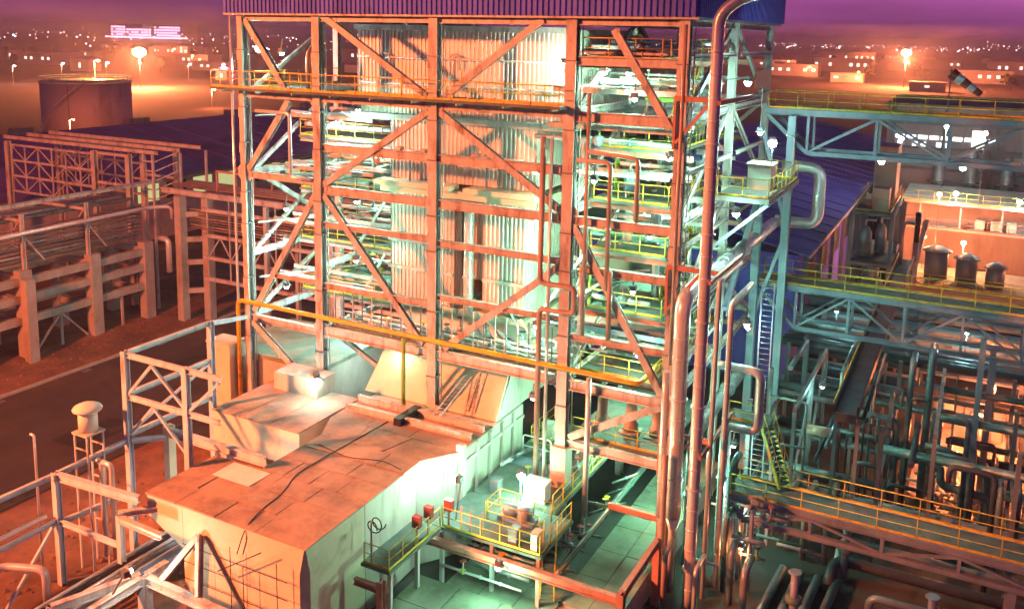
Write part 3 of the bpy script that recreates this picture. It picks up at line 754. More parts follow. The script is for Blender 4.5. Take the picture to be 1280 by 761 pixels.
# front steel: orange beams meeting at a node
N = thing('support_steelwork', 'heavy orange lit beams meeting at a node before the duct front', 'steel frame', (9.6, -17.6, 0))
column(N, 9.5, -17.5, .05, 3.2, .5, .5, 'steel')
for p, q in (((9.5, -17.2, 3.0), (9.5, -16.1, 3.0)), ((9.5, -17.8, 3.0), (9.5, -25, 3.0)), ((9.8, -17.5, 3.0), (16.0, -17.7, 3.0)), ((9.2, -17.5, 3.0), (7.7, -21.3, 3.0))):
    MB().ibar(p, q, .36, .45).build('beam', 'steel', N)
for p, q in (((10.6, -17.4, 3.2), (12.0, -16.2, 5.4)), ((13.2, -17.5, 3.2), (12.0, -16.2, 5.4)), ((10.0, -14.6, 5.7), (7.4, -17.2, 5.7)), ((7.4, -17.1, 5.6), (7.4, -17.1, 3.0)), ((7.5, -17.2, 5.45), (10.6, -17.3, 5.45))):
    MB().ibar(p, q, .28, .3, Yv if abs(p[2] - q[2]) > .5 else Z).build('brace', 'steel', N)
# mushroom vent on its stand
V = thing('mushroom_vent', 'round capped vent hood on a small stand above the trestle', 'vent', (2.4, -14.9, 6.9))
for dx in (-.5, .5):
    for dy in (-.5, .5):
        MB().bar((2.4 + dx, -14.9 + dy, .05), (2.4 + dx, -14.9 + dy, 8.0), .09).build('leg', 'steel', V)
for z in (2.6, 5.2, 7.2):
    for dy in (-.5, .5):
        MB().bar((1.9, -14.9 + dy, z), (2.9, -14.9 + dy, z), .07).build('cross_bar', 'steel', V)
MB().box(1.8, 3.0, -15.5, -14.3, 8.0, 8.12).build('shelf', 'steel', V)
MB().lathe((2.4, -14.9, 8.12), [(.5, 0), (.5, 1.0), (.44, 1.05), (.44, 1.25)], 20).build('drum', 'cabinet', V)
MB().lathe((2.4, -14.9, 9.3), [(.75, 0), (.78, .08), (.7, .2), (.35, .36), (.05, .42)], 20).build('cap', 'cabinet', V)
for i, x in enumerate((3.3, 4.1)):
    pipe([(x, -14.9, 1.0), (x, -14.9, 6.5), (x - .7, -14.9, 6.5)], .14, 'jacket', 'pale pipe dropping from the trestle into the pipe bundle, %s of two' % ('outer', 'inner')[i], n=10, bend=.3)
for i in range(5):
    x = 5.1 + i * .42
    pipe([(x, -32, 1.55), (x, -9.5, 1.55)], .13 if i % 2 else .09, ('jacket', 'black', 'jacket', 'steel_dark', 'jacket')[i], 'thin pipe in the low bundle on the red earth, %s from the road' % ('first', 'second', 'third', 'fourth', 'fifth')[i], n=8)
ct = thing('low_tray', 'low grey cable tray on stubs crossing the red earth', 'cable tray', (7.4, -18, 0))
MB().channel((7.35, -32, 1.6), (7.35, -9.8, 1.6), .7, .3).build('tray', 'steel_blue', ct)
for y in (-28, -22, -16, -11):
    MB().bar((7.35, y, .05), (7.35, y, 1.44), .14).build('stub', 'steel', ct)
sl = thing('pipe_sleepers', 'concrete sleepers carrying the low pipe bundle', 'supports', (6, -18, 0))
for y in (-29, -24, -19, -14, -10.2):
    MB().box(4.8, 7.0, y - .15, y + .15, .05, 1.4).build('sleeper', 'concrete', sl)
pipe([(1.2, -30, 2.2), (1.2, -19.5, 2.2), (3.4, -18.6, 2.2), (3.4, -18.6, .1)], .2, 'jacket', 'stout pale pipe with an elbow low on the red earth', bend=.5)
pipe([(2.1, -30, 4.25), (2.1, -17.5, 4.25)], .13, 'jacket', 'thin pale pipe lying on the lower trestle beam', n=8)
pipe([(1.4, -17.4, .05), (1.4, -17.4, 8.6), (1.1, -17.4, 8.6)], .07, 'jacket', 'slim vent pipe standing beside the outer trestle post', n=8)

# ------------------------------------------------------------------ decks and flat roofs at the foot of the tower
def paneled(name, label, x0, x1, y0, y1, z0, z, nx, ny, m='roof_panel', wall='concrete', cat='building'):
    t = thing(name, label, cat, ((x0 + x1) / 2, (y0 + y1) / 2, z0))
    MB().box(x0 + .05, x1 - .05, y0 + .05, y1 - .05, z0, z - .1).build('wall', wall, t)
    dx, dy = (x1 - x0) / nx, (y1 - y0) / ny
    for i in range(nx):
        for j in range(ny):
            a = random.uniform(0, .03)
            MB().box(x0 + i * dx + .02, x0 + (i + 1) * dx - .02, y0 + j * dy + .02, y0 + (j + 1) * dy - .02, z - .095, z + a).build('roof_slab', m, t)
    return t
paneled('pump_house', 'low flat roofed house with green lit slabs before the tower foot', 19.9, 29.9, -20, -8.6, .01, 1.5, 4, 5)
paneled('culvert_house', 'long low roof of slabs running back beside the riser pipes', 27.3, 30.6, -7.2, 12, .01, 1.6, 2, 7)
paneled('valve_pit_roof', 'low slab roof between the railed deck and the long slab roof', 21, 27.1, -8.4, -3.6, .01, .9, 3, 2)
AD = thing('access_deck', 'green lit railed deck round the column foot and along the duct wall', 'platform', (22, -3, 0))
deck(AD, 18.75, 20.5, -12.2, -7.45, 3.8); deck(AD, 19.9, 26.4, -7.4, -3.3, 3.8); deck(AD, 20.0, 25.2, -3.25, 8, 3.8)
rail(AD, [(18.9, -12.1, 3.8), (20.4, -12.1, 3.8), (20.4, -7.4, 3.8)], sp=1.3)
rail(AD, [(20.5, -7.3, 3.8), (26.3, -7.3, 3.8), (26.3, -3.4, 3.8)], sp=1.2)
rail(AD, [(22.2, -5.6, 3.8), (25.4, -5.6, 3.8), (25.4, -4.0, 3.8), (22.2, -4.0, 3.8), (22.2, -5.4, 3.8)], sp=1.1, toe=False)
rail(AD, [(20.1, 7.8, 3.8), (20.1, 4.2, 3.8), (22.2, 4.2, 3.8)], sp=1.2)
rail(AD, [(25.1, -3.2, 3.8), (25.1, 7.8, 3.8)], sp=1.4)
for x, y in ((20.4, -12.0), (20.4, -9.6), (20.6, -7.5), (23.5, -7.2), (26.2, -7.2), (26.2, -3.5), (25.0, 1.5), (20.2, 6)):
    MB().bar((x, y, .02), (x, y, 3.63), .2).build('leg', 'steel', AD)
RF = thing('red_gantry', 'red painted beam gantry in front of the railed deck', 'steel frame', (26, -8, 0))
MB().ibar((18.9, -8.1, 3.35), (30.8, -8.1, 3.35), .34, .42).build('beam', 'steel_red', RF)
MB().ibar((31.0, -7.9, 3.6), (31.0, -2.9, 3.6), .3, .4).build('beam', 'steel_red', RF)
MB().ibar((27.2, -.1, 3.4), (30.7, -.1, 3.4), .26, .34).build('beam', 'steel_red', RF)
MB().ibar((18.9, -12.9, 3.3), (20.3, -12.9, 3.3), .26, .34).build('beam', 'steel_red', RF)
for x, y in ((31, -8.1), (31, -2.7), (20.5, -12.9), (30.95, -.1)):
    column(RF, x, y, .02, 3.75, .36, .36, 'steel_red', 'post')
MB().box(23.62, 24.58, -.48, .48, 3.81, 6.3).build('column_jacket', 'concrete', None, 'grey concrete jacket round the fourth column foot', 'column jacket')
for i, (x, y) in enumerate(((20.25, -9.4), (20.25, -8.3), (20.8, -7.15))):
    b = thing('junction_box', 'small red junction box on a post at the deck rail, %s along the duct wall' % ('first', 'second', 'third')[i], 'junction box', (x, y, 3.8))
    MB().bar((x, y, 3.81), (x, y, 5.1), .1).build('post', 'steel_red', b)
    MB().box(x - .22, x + .22, y - .16, y + .16, 4.75, 5.35).build('case', 'box_red', b)
for i, (x, y) in enumerate(((21.6, -7.2), (22.2, -7.25), (22.9, -7.2))):
    MB().tube([(x, y, 3.81), (x, y, 5.2)], .05, 6).build('stub_pole', 'steel_red', None, 'thin brown instrument pole at the deck front, %s of three' % ('first', 'second', 'third')[i], 'pole')
h = thing('hose_reel', 'coiled hose hanging on a pole at the end of the duct walkway', 'hose reel', (19.2, -11.9, 3.8))
MB().tube([(19.2, -11.9, 3.81), (19.2, -11.9, 6.0)], .05, 6).build('pole', 'steel_red', h)
MB().tube([(19.2 + .35 * math.cos(t * .5), -11.9 + .03 * t, 5.6 + .35 * math.sin(t * .5)) for t in range(26)], .035, 5).build('hose', 'black', h)
cb = thing('control_cabinet', 'white control cabinet on the green lit deck', 'cabinet', (23.6, -2.2, 3.8))
MB().box(23.0, 24.3, -2.6, -1.8, 3.81, 4.9).build('case', 'plain_white', cb); MB().box(22.95, 24.35, -2.66, -1.74, 4.9, 4.96).build('lid', 'plain_white', cb)
gt = thing('deck_gate', 'white tubular gate frame standing on the deck by the column', 'gate', (21.2, 2.2, 3.8))
MB().tube([(20.4, 2.4, 3.82), (20.4, 2.4, 5.1), (22.3, 2.4, 5.1), (22.3, 2.4, 3.82)], .05, 6, .2).build('frame', 'plain_white', gt)
MB().tube([(20.4, 2.4, 4.4), (22.3, 2.4, 4.4)], .04, 6).build('bar', 'plain_white', gt)
MB().box(19.9, 21.7, .9, 2.0, 3.81, 3.87).build('plank', 'steel_blue', None, 'pale blue plank lying on the deck by the gate', 'plank')
for i in range(4):
    sgn = ('first', 'second', 'third', 'fourth')[i]
    x = 26.55 + i * .26
    pipe([(x, -7, 2.2 + i * .3), (x, 9.5, 2.2 + i * .3)], .11, ('vessel_green', 'jacket_old', 'jacket', 'vessel_green')[i], 'dark pipe running back beside the railed deck, %s from the deck' % sgn, n=8)
pm_ = thing('pump_set', 'pale blue pump set inside the railed pit of the deck', 'pump', (23.8, -4.8, 3.8))
MB().lathe((0, -4.8, 4.3), [(.05, 22.8), (.32, 22.9), (.36, 23.6), (.2, 23.7), (.2, 23.9), (.42, 23.95), (.42, 24.5), (.05, 24.6)], 16, 'x').build('body', 'steel_blue', pm_)
MB().box(22.7, 24.8, -5.2, -4.4, 3.81, 3.98).build('base', 'steel_blue', pm_)


# ================================================================== RISER PIPES AT THE TOWER CORNER
pipe([(32.65, -2.2, .02), (32.65, -2.2, 31.1), (33.7, -2.2, 31.9), (35.2, -2.2, 32.2)], .30, 'jacket', 'tallest silver riser pipe at the tower corner, bending over near the hood', bend=.8, ring=1.15, n=20)
pipe([(31.32, -1.2, 4.4), (31.32, -1.2, 16.65), (31.32, 20.8, 16.65)], .40, 'jacket', 'thick silver riser that elbows back into a long header', bend=1.1, ring=1.2, n=20)
MB().lathe((31.32, -1.2, 2.0), [(.2, -1.98), (.2, 1.6), (.42, 2.38)], 16).build('reducer_pipe', 'jacket', None, 'narrow reducer pipe below the thick silver riser', 'pipe')
pipe([(31.32, 21.4, 16.75), (34.3, 21.4, 16.75), (34.3, 21.4, 20.9), (31.6, 21.4, 20.9)], .42, 'jacket', 'big silver expansion loop standing out beside the tower platform', bend=.95, ring=1.6, n=20)
pipe([(31.6, 11.5, 8.3), (31.6, 1.4, 8.3), (31.6, 1.4, .05)], .40, 'jacket_old', 'dull lower header pipe sloping back behind the risers', bend=.9, ring=1.6, n=16)
pipe([(31.9, 3, 11.8), (34.7, 3, 11.8), (34.7, 3, 8.3), (32.85, 3, 8.3), (32.85, 3, .05)], .24, 'jacket', 'silver square loop pipe that drops beside the lower header', bend=.6, ring=1.5, n=14)
for i, (x, y, z0, z1, r, m_, nm) in enumerate(((30.45, -.75, 3.9, 12.3, .2, 'jacket', 'pale riser strapped to the corner column, ending at the yellow pipe'), (30.85, -.75, .02, 12.0, .12, 'pipe_red', 'thin orange riser strapped beside the corner column'), (33.1, -1.0, .02, 17.7, .13, 'jacket', 'slim silver riser just behind the tallest riser'), (33.45, .4, .02, 16.2, .16, 'jacket', 'slim silver riser outermost of the corner pipes'), (31.0, -2.0, .02, 8.2, .16, 'pipe_red', 'short orange pipe before the thick silver riser'), (30.55, -.55, 12.6, 30.6, .1, 'pipe_red', 'thin red conduit up the front of the corner column'), (32.0, .6, .02, 7.6, .2, 'vessel_green', 'green pipe standing between the lower risers'), (33.2, 1.4, .02, 7.8, .16, 'jacket', 'pale pipe standing behind the square loop'))):
    pipe([(x, y, z0), (x, y, z1)] + ([(x, y + 4.5, z1)] if x > 33 and z1 > 10 else []), r, m_, nm, n=10, ring=2.2 if r > .14 else 0)
for i, (x, y, h_, r, m_) in enumerate(((33.9, .2, 4.2, .14, 'vessel_green'), (34.5, -.8, 3.2, .18, 'jacket_old'), (35.1, .9, 4.6, .12, 'jacket'), (33.6, 2.2, 6.4, .2, 'vessel_green'), (34.3, 1.8, 5.0, .1, 'jacket'), (35.4, -1.6, 2.6, .2, 'jacket_old'), (31.6, -3.2, 3.4, .15, 'pipe_red'), (33.2, -3.0, 2.8, .12, 'jacket'))):
    pipe([(x, y, .02), (x, y, h_), (x, y + 1.6, h_)], r, m_, 'bent standpipe in the thicket round the riser feet, %s' % ords_[i], 'standpipes round the riser feet', n=10)
# brackets that hold the risers
for i, z in enumerate((26.85, 17.95, 8.7)):
    t = thing('pipe_bracket', 'red knee bracket holding the corner risers, %s of three' % ('highest', 'middle', 'lowest')[i], 'bracket', (31, -.4, z))
    MB().bar((30.1, -.45, z), (33.0, -.45, z), .2, .26).build('arm', 'steel_red', t)
    MB().bar((30.25, -.45, z - 2.3), (32.0, -.45, z - .1), .16, .18, Yv).build('knee', 'steel_red', t)
    MB().bar((30.15, -.45, z - 2.6), (30.15, -.45, z - .14), .14, .14).build('back_plate', 'steel_red', t)
    MB().bar((33.0, -2.6, z + .02), (33.0, 4.0, z + .02), .16, .2).build('cross_arm', 'steel_red', t)
# small platform with cabinet and light by the loop
sp_ = thing('valve_balcony', 'green lit balcony platform with rails standing out from the tower side', 'platform', (32.6, 12, 20.3))
deck(sp_, 30.9, 34.0, 5.5, 14.6, 21.0, .3)
rail(sp_, [(31.0, 5.6, 21.0), (33.9, 5.6, 21.0), (33.9, 14.5, 21.0), (31.2, 14.5, 21.0)], sp=1.3)
for y in (6.2, 13.8):
    MB().bar((33.8, y, 20.6), (30.6, y, 17.6), .2, .2).build('knee', 'steel_blue', sp_)
c_ = thing('instrument_cabinet', 'cream instrument cabinet on the side balcony', 'cabinet', (32.7, 9.2, 21))
MB().box(32.0, 33.4, 8.6, 10.0, 21.01, 22.5).build('case', 'cabinet', c_); MB().box(31.9, 33.5, 8.5, 10.1, 22.51, 22.58).build('lid', 'cabinet', c_)
pipe([(33.6, 14.2, 21.01), (33.6, 14.2, 23.8), (33.2, 13.6, 23.9)], .06, 'jacket', 'slim hooked conduit on the side balcony', n=8, bend=.3)
# pale braced legs under the balcony
A = thing('balcony_legs', 'pale blue splayed legs under the side balcony', 'steel frame', (32, 14, 0))
column(A, 31.4, 15.2, .02, 20.6, .5, .5, 'steel_blue', 'leg'); column(A, 33.2, 15.4, .02, 25.0, .5, .5, 'steel_blue', 'leg')
MB().bar((31.6, 6.5, 14), (31.6, 14.8, 20.3), .34, .34).build('brace', 'steel_blue', A)
MB().bar((31.4, 15.3, 11), (33.2, 15.3, 17), .24, .24).build('brace', 'steel_blue', A)
MB().bar((33.2, 15.4, 17.5), (31.4, 15.2, 24), .24, .24).build('brace', 'steel_blue', A)
ladder('caged_ladder', 'tall ladder beside the lower risers below the pipe bridge', (34.1, 6.4, .05), (34.1, 6.4, 16.0), .7, 'steel_blue')

# ------------------------------------------------------------------ foot bridges
def bridge(name, label, x0, x1, y0, y1, z, dep, pan, start, m='steel_blue', sup=None):
    t = thing(name, label, 'foot bridge', ((x0 + x1) / 2, (y0 + y1) / 2, z - dep))
    deck(t, x0, x1, y0 + .1, y1 - .1, z, .12)
    zb = z - dep
    for k, y in enumerate((y0, y1)):
        MB().ibar((x0, y, z - .2), (x1, y, z - .2), .3, .42).build('top_chord', m, t)
        MB().ibar((x0 + start, y, zb), (x1, y, zb), .26, .3).build('bottom_chord', m, t)
        MB().ibar((x0 + .2, y, z - .5), (x0 + start, y, zb), .22, .26).build('end_diagonal', m, t)
        x = x0 + start; i = 0
        while x < x1 - .1:
            MB().bar((x, y, zb + .15), (x, y, z - .42), .16, .16).build('vertical', m, t)
            xn = min(x + pan, x1)
            if xn > x + .5:
                a, b2 = ((x, zb + .1), (xn, z - .45)) if i % 2 == 0 else ((x, z - .45), (xn, zb + .1))
                MB().bar((a[0] + .1, y, a[1]), (b2[0] - .1, y, b2[1]), .14, .14).build('diagonal', m, t)
            x += pan; i += 1
        rail(t, [(x0 + .1, y, z + .01), (x1, y, z + .01)], sp=1.9)
    x = x0 + start
    while x < x1 - .1:
        MB().bar((x, y0 + .12, zb), (x, y1 - .12, zb), .14, .16).build('cross_beam', m, t)
        x += pan
    if sup:
        for x in sup:
            for y in (y0, y1):
                column(t, x, y, .02, zb - .16, .35, .35, m, 'leg')
    return t
bridge('foot_bridge', 'highest railed truss foot bridge leaving the tower side', 31.3, 66, 16, 18.4, 25.4, 2.85, 4.2, 2.8, sup=(58,))
bridge('foot_bridge', 'middle railed truss foot bridge over the pipe rack', 31.3, 66, 16, 18.4, 13.5, 2.95, 3.4, 2.8, sup=(46.2, 60))
bridge('foot_bridge', 'lowest railed truss foot bridge before the dark pipe rack', 33.6, 64, 1.6, 3.8, 5.1, 1.35, 3.6, .8, sup=(33.8, 47.6, 60))
stair('bridge_stairs', 'yellow stairs dropping onto the lowest foot bridge', (36.3, 3.4, 5.2), (34.9, 4.4, 8.2), .8, side=(.55, .83, 0))
lb = thing('stair_landing', 'small railed landing above the yellow bridge stairs', 'platform', (33.6, 5.2, 8))
deck(lb, 32.6, 35.2, 4.4, 6.2, 8.1); rail(lb, [(32.7, 4.5, 8.1), (34.3, 4.5, 8.1)], sp=1.1)
for x, y in ((32.8, 4.6), (35.0, 6.0)): MB().bar((x, y, .02), (x, y, 7.93), .16).build('leg', 'steel_blue', lb)
# windsock and sign on the highest bridge
w = thing('windsock', 'striped windsock drooping from a pole on the highest foot bridge', 'windsock', (42.2, 18.5, 25.4))
MB().tube([(42.2, 18.6, 25.41), (42.2, 18.6, 28.3)], .05, 8).build('pole', 'steel_dark', w)
a = Vector((42.2, 18.6, 28.05)); b_ = Vector((44.0, 18.6, 26.75))
for i in range(5):
    t0, t1 = i / 5, (i + 1) / 5
    m_ = MB(); r0, r1 = .36 - .16 * t0, .36 - .16 * t1
    d, e1, e2 = m_.frame(a, b_, Z)
    vs = [a.lerp(b_, t) + (e1 * math.cos(j * .5236) + e2 * math.sin(j * .5236)) * r for t, r in ((t0 + .002, r0), (t1, r1)) for j in range(12)]
    m_.add(vs, [(j, (j + 1) % 12, 12 + (j + 1) % 12, 12 + j) for j in range(12)] + [tuple(range(11, -1, -1)), tuple(range(12, 24))], False)
    m_.build('stripe', 'plain_white' if i % 2 else 'box_red', w)
sg = thing('sign_board', 'small orange red board at the tower end of the highest bridge', 'sign', (31.2, 15.9, 25.4))
MB().box(30.5, 31.5, 15.85, 15.9, 26.7, 27.9).build('board', 'box_red', sg)
MB().bar((31, 15.93, 25.41), (31, 15.93, 27.8), .07).build('post', 'steel', sg)

# ================================================================== DARK PIPE RACK BEHIND THE BRIDGES
RK = thing('pipe_rack', 'dark two level steel pipe rack under the foot bridges', 'pipe rack', (48, 28, 0))
for x in (34.5, 41.5, 48.5, 56, 63):
    for y in (19.4, 27, 36):
        column(RK, x, y, .02, 9.0, .34, .34, 'steel_dark')
    for z in (4.6, 7.6):
        MB().ibar((x, 19.2, z), (x, 36.2, z), .26, .36).build('beam', 'steel_dark', RK)
for y in (19.4, 36):
    MB().ibar((34.7, y, 6.1), (63, y, 6.1), .2, .3).build('beam', 'steel_dark', RK)
random.seed(9)
ords = ['first', 'second', 'third', 'fourth', 'fifth', 'sixth', 'seventh', 'eighth', 'ninth', 'tenth', 'eleventh', 'twelfth']
for lv, (z, ys) in enumerate(((7.8, (20.2, 21.4, 22.7, 24.1, 25.4, 28.3, 30, 31.6, 33.4, 35)), (4.8, (20.0, 21.1, 22.2, 23.6, 24.9, 26.1, 28, 29.3, 31, 32.5, 34, 35.3)))):
    for i, y in enumerate(ys):
        r = random.choice((.16, .2, .26, .34, .42))
        pipe([(32.6, y, z + r), (41.6 if lv and i % 3 else 66, y, z + r)], r, random.choice(('pipe_shaded', 'steel_dark', 'pipe_shaded', 'jacket_old', 'dark_equip')), '%s pipe from the foot bridge on the %s rack level' % (ords[i], 'upper' if lv == 0 else 'lower'), 'pipes on the dark rack', n=12, ring=3.0 if r > .25 else 0)
for i, (y, z, r, x0, x1) in enumerate(((7.2, 3.2, .2, 34, 38.1), (8.4, 3.0, .26, 34, 62), (9.6, 3.2, .16, 34, 38.1), (10.8, 3.0, .3, 34, 40.6), (14.6, 3.6, .24, 33, 44), (15.6, 6.0, .2, 33, 38), (16.8, 3.4, .34, 33, 62), (18.0, 5.6, .22, 33, 62), (13.8, 7.0, .26, 43.5, 62), (14.8, 5.2, .2, 44, 62), (15.7, 8.2, .22, 43.4, 62), (10.2, 4.6, .2, 47, 62), (9.2, 6.2, .26, 40.8, 62))):
    pipe([(x0, y, z), (x1, y, z)], r, ('pipe_shaded', 'steel_dark', 'dark_equip', 'pipe_shaded')[i % 4], '%s of the dark cross pipes between the lowest and middle foot bridges' % ('first', 'second', 'third', 'fourth', 'fifth', 'sixth', 'seventh', 'eighth', 'ninth', 'tenth', 'eleventh', 'twelfth', 'thirteenth')[i], 'dark cross pipes between the bridges', n=12)
LW = thing('low_rack', 'low dark trestles carrying the cross pipes between the bridges', 'pipe rack', (46, 12, 0))
for x in (33.4, 40.8, 47.6, 54.5):
    for y in (6.8, 12.8, 18.6):
        MB().bar((x, y, .02), (x, y, 8.6), .24).build('post', 'steel_dark', LW)
    for z in (2.6, 5.3):
        MB().bar((x, 6.6, z), (x, 18.8, z), .2, .26).build('beam', 'steel_dark', LW)
# sloping dark conveyor gallery crossing the rack
cg = thing('cable_gallery', 'long black cable gallery running back across the pipe rack', 'gallery', (39.2, 18, 7))
MB().box(38.45, 39.55, 5.2, 46, 9.0, 9.5).build('tray', 'dark_equip', cg)
for x in (38.4, 39.6):
    MB().bar((x, 5.2, 9.75), (x, 46, 9.75), .1, .5).build('side_plate', 'black', cg)
    for y in (6, 14.5, 22.8, 33, 44):
        MB().bar((x, y, .02), (x, y, 8.98), .2).build('leg', 'steel_dark', cg)
MB().tube([(38.3, 5.2, 10.05), (38.3, 46, 10.05)], .04, 6).build('edge_rail', 'yellow', cg)
# expansion loops and drops beside the rack
LOOPS = [([(42.85, 13.2, .3), (42.85, 13.2, 11.0), (42.85, 15.4, 11.0)], .24, 'pipe_shaded', 'tall dark drop pipe bent at its head, outer of the pair'),
         ([(41.8, 13.2, .3), (41.8, 13.2, 10.3), (41.8, 15.4, 10.3)], .2, 'pipe_shaded', 'tall dark drop pipe bent at its head, inner of the pair'),
         ([(37.6, 13, 6.6), (41.2, 13, 6.6), (41.2, 13, .3)], .22, 'pipe_shaded', 'dark square pipe bend beside the cable gallery, upper'),
         ([(37.8, 12.4, 5.4), (40.3, 12.4, 5.4), (40.3, 12.4, .3)], .15, 'pipe_shaded', 'thin dark square pipe bend beside the cable gallery, lower'),
         ([(42.9, 12.4, 5.6), (44.4, 12.4, 5.6), (44.4, 12.4, 4.6), (46.4, 12.4, 4.6), (46.4, 12.4, .2)], .2, 'pipe_shaded', 'dark stepped pipe before the glowing yard, upper'),
         ([(43.2, 12.0, 4.6), (43.9, 12.0, 4.6), (43.9, 12.0, 3.4), (46.6, 12.0, 3.3), (46.6, 12.0, .2)], .24, 'pipe_shaded', 'dark stepped pipe before the glowing yard, lower'),
         ([(46.8, 12.4, 3.4), (62, 12.4, 3.4)], .2, 'pipe_shaded', 'dark pipe crossing before the glowing yard, upper of two'),
         ([(46.9, 11.4, 2.2), (62, 11.4, 2.2)], .27, 'vessel_green', 'green pipe crossing before the glowing yard, lower of two'),
         ([(36.2, 6.2, .02), (36.2, 6.2, 3.4), (36.2, 9, 3.4)], .2, 'pipe_red', 'orange lit bent pipe below the lowest bridge, first'),
         ([(37.2, 5.6, .02), (37.2, 5.6, 3.2), (37.2, 9, 3.2)], .2, 'pipe_red', 'orange lit bent pipe below the lowest bridge, second'),
         ([(38.4, 5.8, .02), (38.4, 5.8, 3.4), (38.4, 9, 3.4)], .2, 'pipe_red', 'orange lit bent pipe below the lowest bridge, third'),
         ([(36.4, 9.4, 6.4), (38.3, 9.4, 6.4)], .3, 'pipe_red', 'short pink lit pipe crossing before the cable gallery'),
         ([(41.6, -1.6, 1.6), (60, -1.6, 1.6)], .24, 'pipe_shaded', 'dull pipe crossing the foreground below the lowest bridge'),
         ([(41.6, -2.6, .9), (60, -2.6, .9)], .14, 'jacket', 'thin pale pipe crossing the foreground below the lowest bridge'),
         ([(41.4, -.6, .02), (41.4, -.6, 2.6), (45, -.6, 2.6), (45.6, -.6, 2.6)], .2, 'pipe_shaded', 'dull bent pipe rising before the lowest bridge')]
for pts, r, m_, nm in LOOPS:
    pipe(pts, r, m_, nm, n=14, bend=r * 2.6, ring=0)
for i in range(4):
    x = 36.0 + i * .95
    pipe([(x, -5, .35), (x + .5, 3.5, .35)], .25, 'pipe_shaded', 'dull green ground pipe running under the lowest bridge, %s from the risers' % ords[i], n=12)
for i, (y, z, r, x0) in enumerate(((-4.0, .5, .3, 38.5), (-5.2, .8, .22, 38), (-6.3, .45, .26, 37.5), (-7.6, .7, .3, 37), (-.2, .9, .2, 40), (5.0, .9, .3, 39), (6.1, 1.6, .2, 39.2))):
    pipe([(x0, y - 2.2, .3), (x0, y, z + .0), (62, y, z)], r, ('pipe_shaded', 'steel_dark', 'dark_equip')[i % 3], '%s of the dark ground pipes crossing below the lowest foot bridge' % ords_[i], 'dark ground pipes below the lowest bridge', n=12)
for i, (x, y, h_) in enumerate(((37.9, -1.4, 3.2), (41.0, -3.3, 3.0), (44.2, -.9, 3.6), (39.6, 4.6, 3.4))):
    v = thing('valve_stand', 'blue green valve stand below the lowest foot bridge, %s from the risers' % ords_[i], 'valve', (x, y, 0))
    MB().tube([(x, y, .02), (x, y, h_)], .2, 10).build('body', 'steel_blue', v)
    MB().lathe((x, y, h_ * .55), [(.2, -.2), (.42, -.12), (.42, .12), (.2, .2)], 12).build('flange', 'vessel_green', v)
    MB().lathe((x, y, h_ + .02), [(.3, 0), (.36, .04), (.3, .1)], 12).build('hand_wheel', 'steel_blue', v)
rc = thing('rack_post', 'tall blue grey post rising past the middle foot bridge', 'post', (45.4, 13.6, 0))
MB().ibar((45.5, 13.6, .02), (45.5, 13.6, 12.5), .34, .34, Yv).build('shaft', 'steel_blue', rc); MB().box(45.1, 45.9, 13.2, 14, .008, .06).build('base_plate', 'steel_blue', rc)
# pumps, tanks and boxes glowing in the sodium light below the rack
random.seed(4)
for i in range(18):
    x = random.uniform(42.5, 54); y = random.uniform(13.5, 19)
    p = thing('pump', 'one of the small pumps standing in the sodium lit yard under the rack', 'pump', (x, y, 0), 'pumps in the sodium lit yard')
    s_ = random.uniform(.6, 1.2)
    MB().lathe((0, y, .55 * s_ + .15), [(.03, x - .6 * s_), (.3 * s_, x - .55 * s_), (.32 * s_, x), (.15 * s_, x + .05), (.15 * s_, x + .2), (.38 * s_, x + .25), (.38 * s_, x + .6 * s_), (.03, x + .65 * s_)], 12, 'x').build('body', random.choice(('steel', 'pipe_red', 'cabinet')), p)
    MB().box(x - .7 * s_, x + .7 * s_, y - .4 * s_, y + .4 * s_, .01, .2).build('base', 'concrete', p)
    MB().tube([(x + .3, y, .8 * s_), (x + .3, y, 1.9 * s_), (x + .3 + random.choice((-1, 1)) * 1.2, y, 1.9 * s_)], .1, 8, .25).build('discharge', 'jacket', p)
for i in range(7):
    x = 43 + i * 1.7
    pipe([(x, 13.8, 2.4 + (i % 3) * .5), (x, 19, 2.4 + (i % 3) * .5), (x, 19, .1)], .1 + .03 * (i % 3), 'jacket', 'thin pipe threading back over the sodium lit yard', 'thin pipes over the sodium lit yard', n=8)

for i in range(6):
    x = 43.5 + i * 2.6
    v = thing('buffer_tank', 'orange lit upright buffer tank at the back of the sodium lit yard, %s along' % ('first', 'second', 'third', 'fourth', 'fifth', 'sixth')[i], 'tank', (x, 30.5, 0), 'buffer tanks in the sodium lit yard')
    MB().lathe((x, 30.5 - (i % 2) * 3, .02), [(.8, 0), (.8, 2.4), (.5, 2.8), (.05, 2.95)], 16).build('shell', 'cabinet', v)
    MB().tube([(x + .8, 30.5 - (i % 2) * 3, .6), (x + 1.5, 30.5 - (i % 2) * 3, .6), (x + 1.5, 30.5 - (i % 2) * 3, 3.4)], .09, 8, .2).build('outlet', 'pipe_red', v)

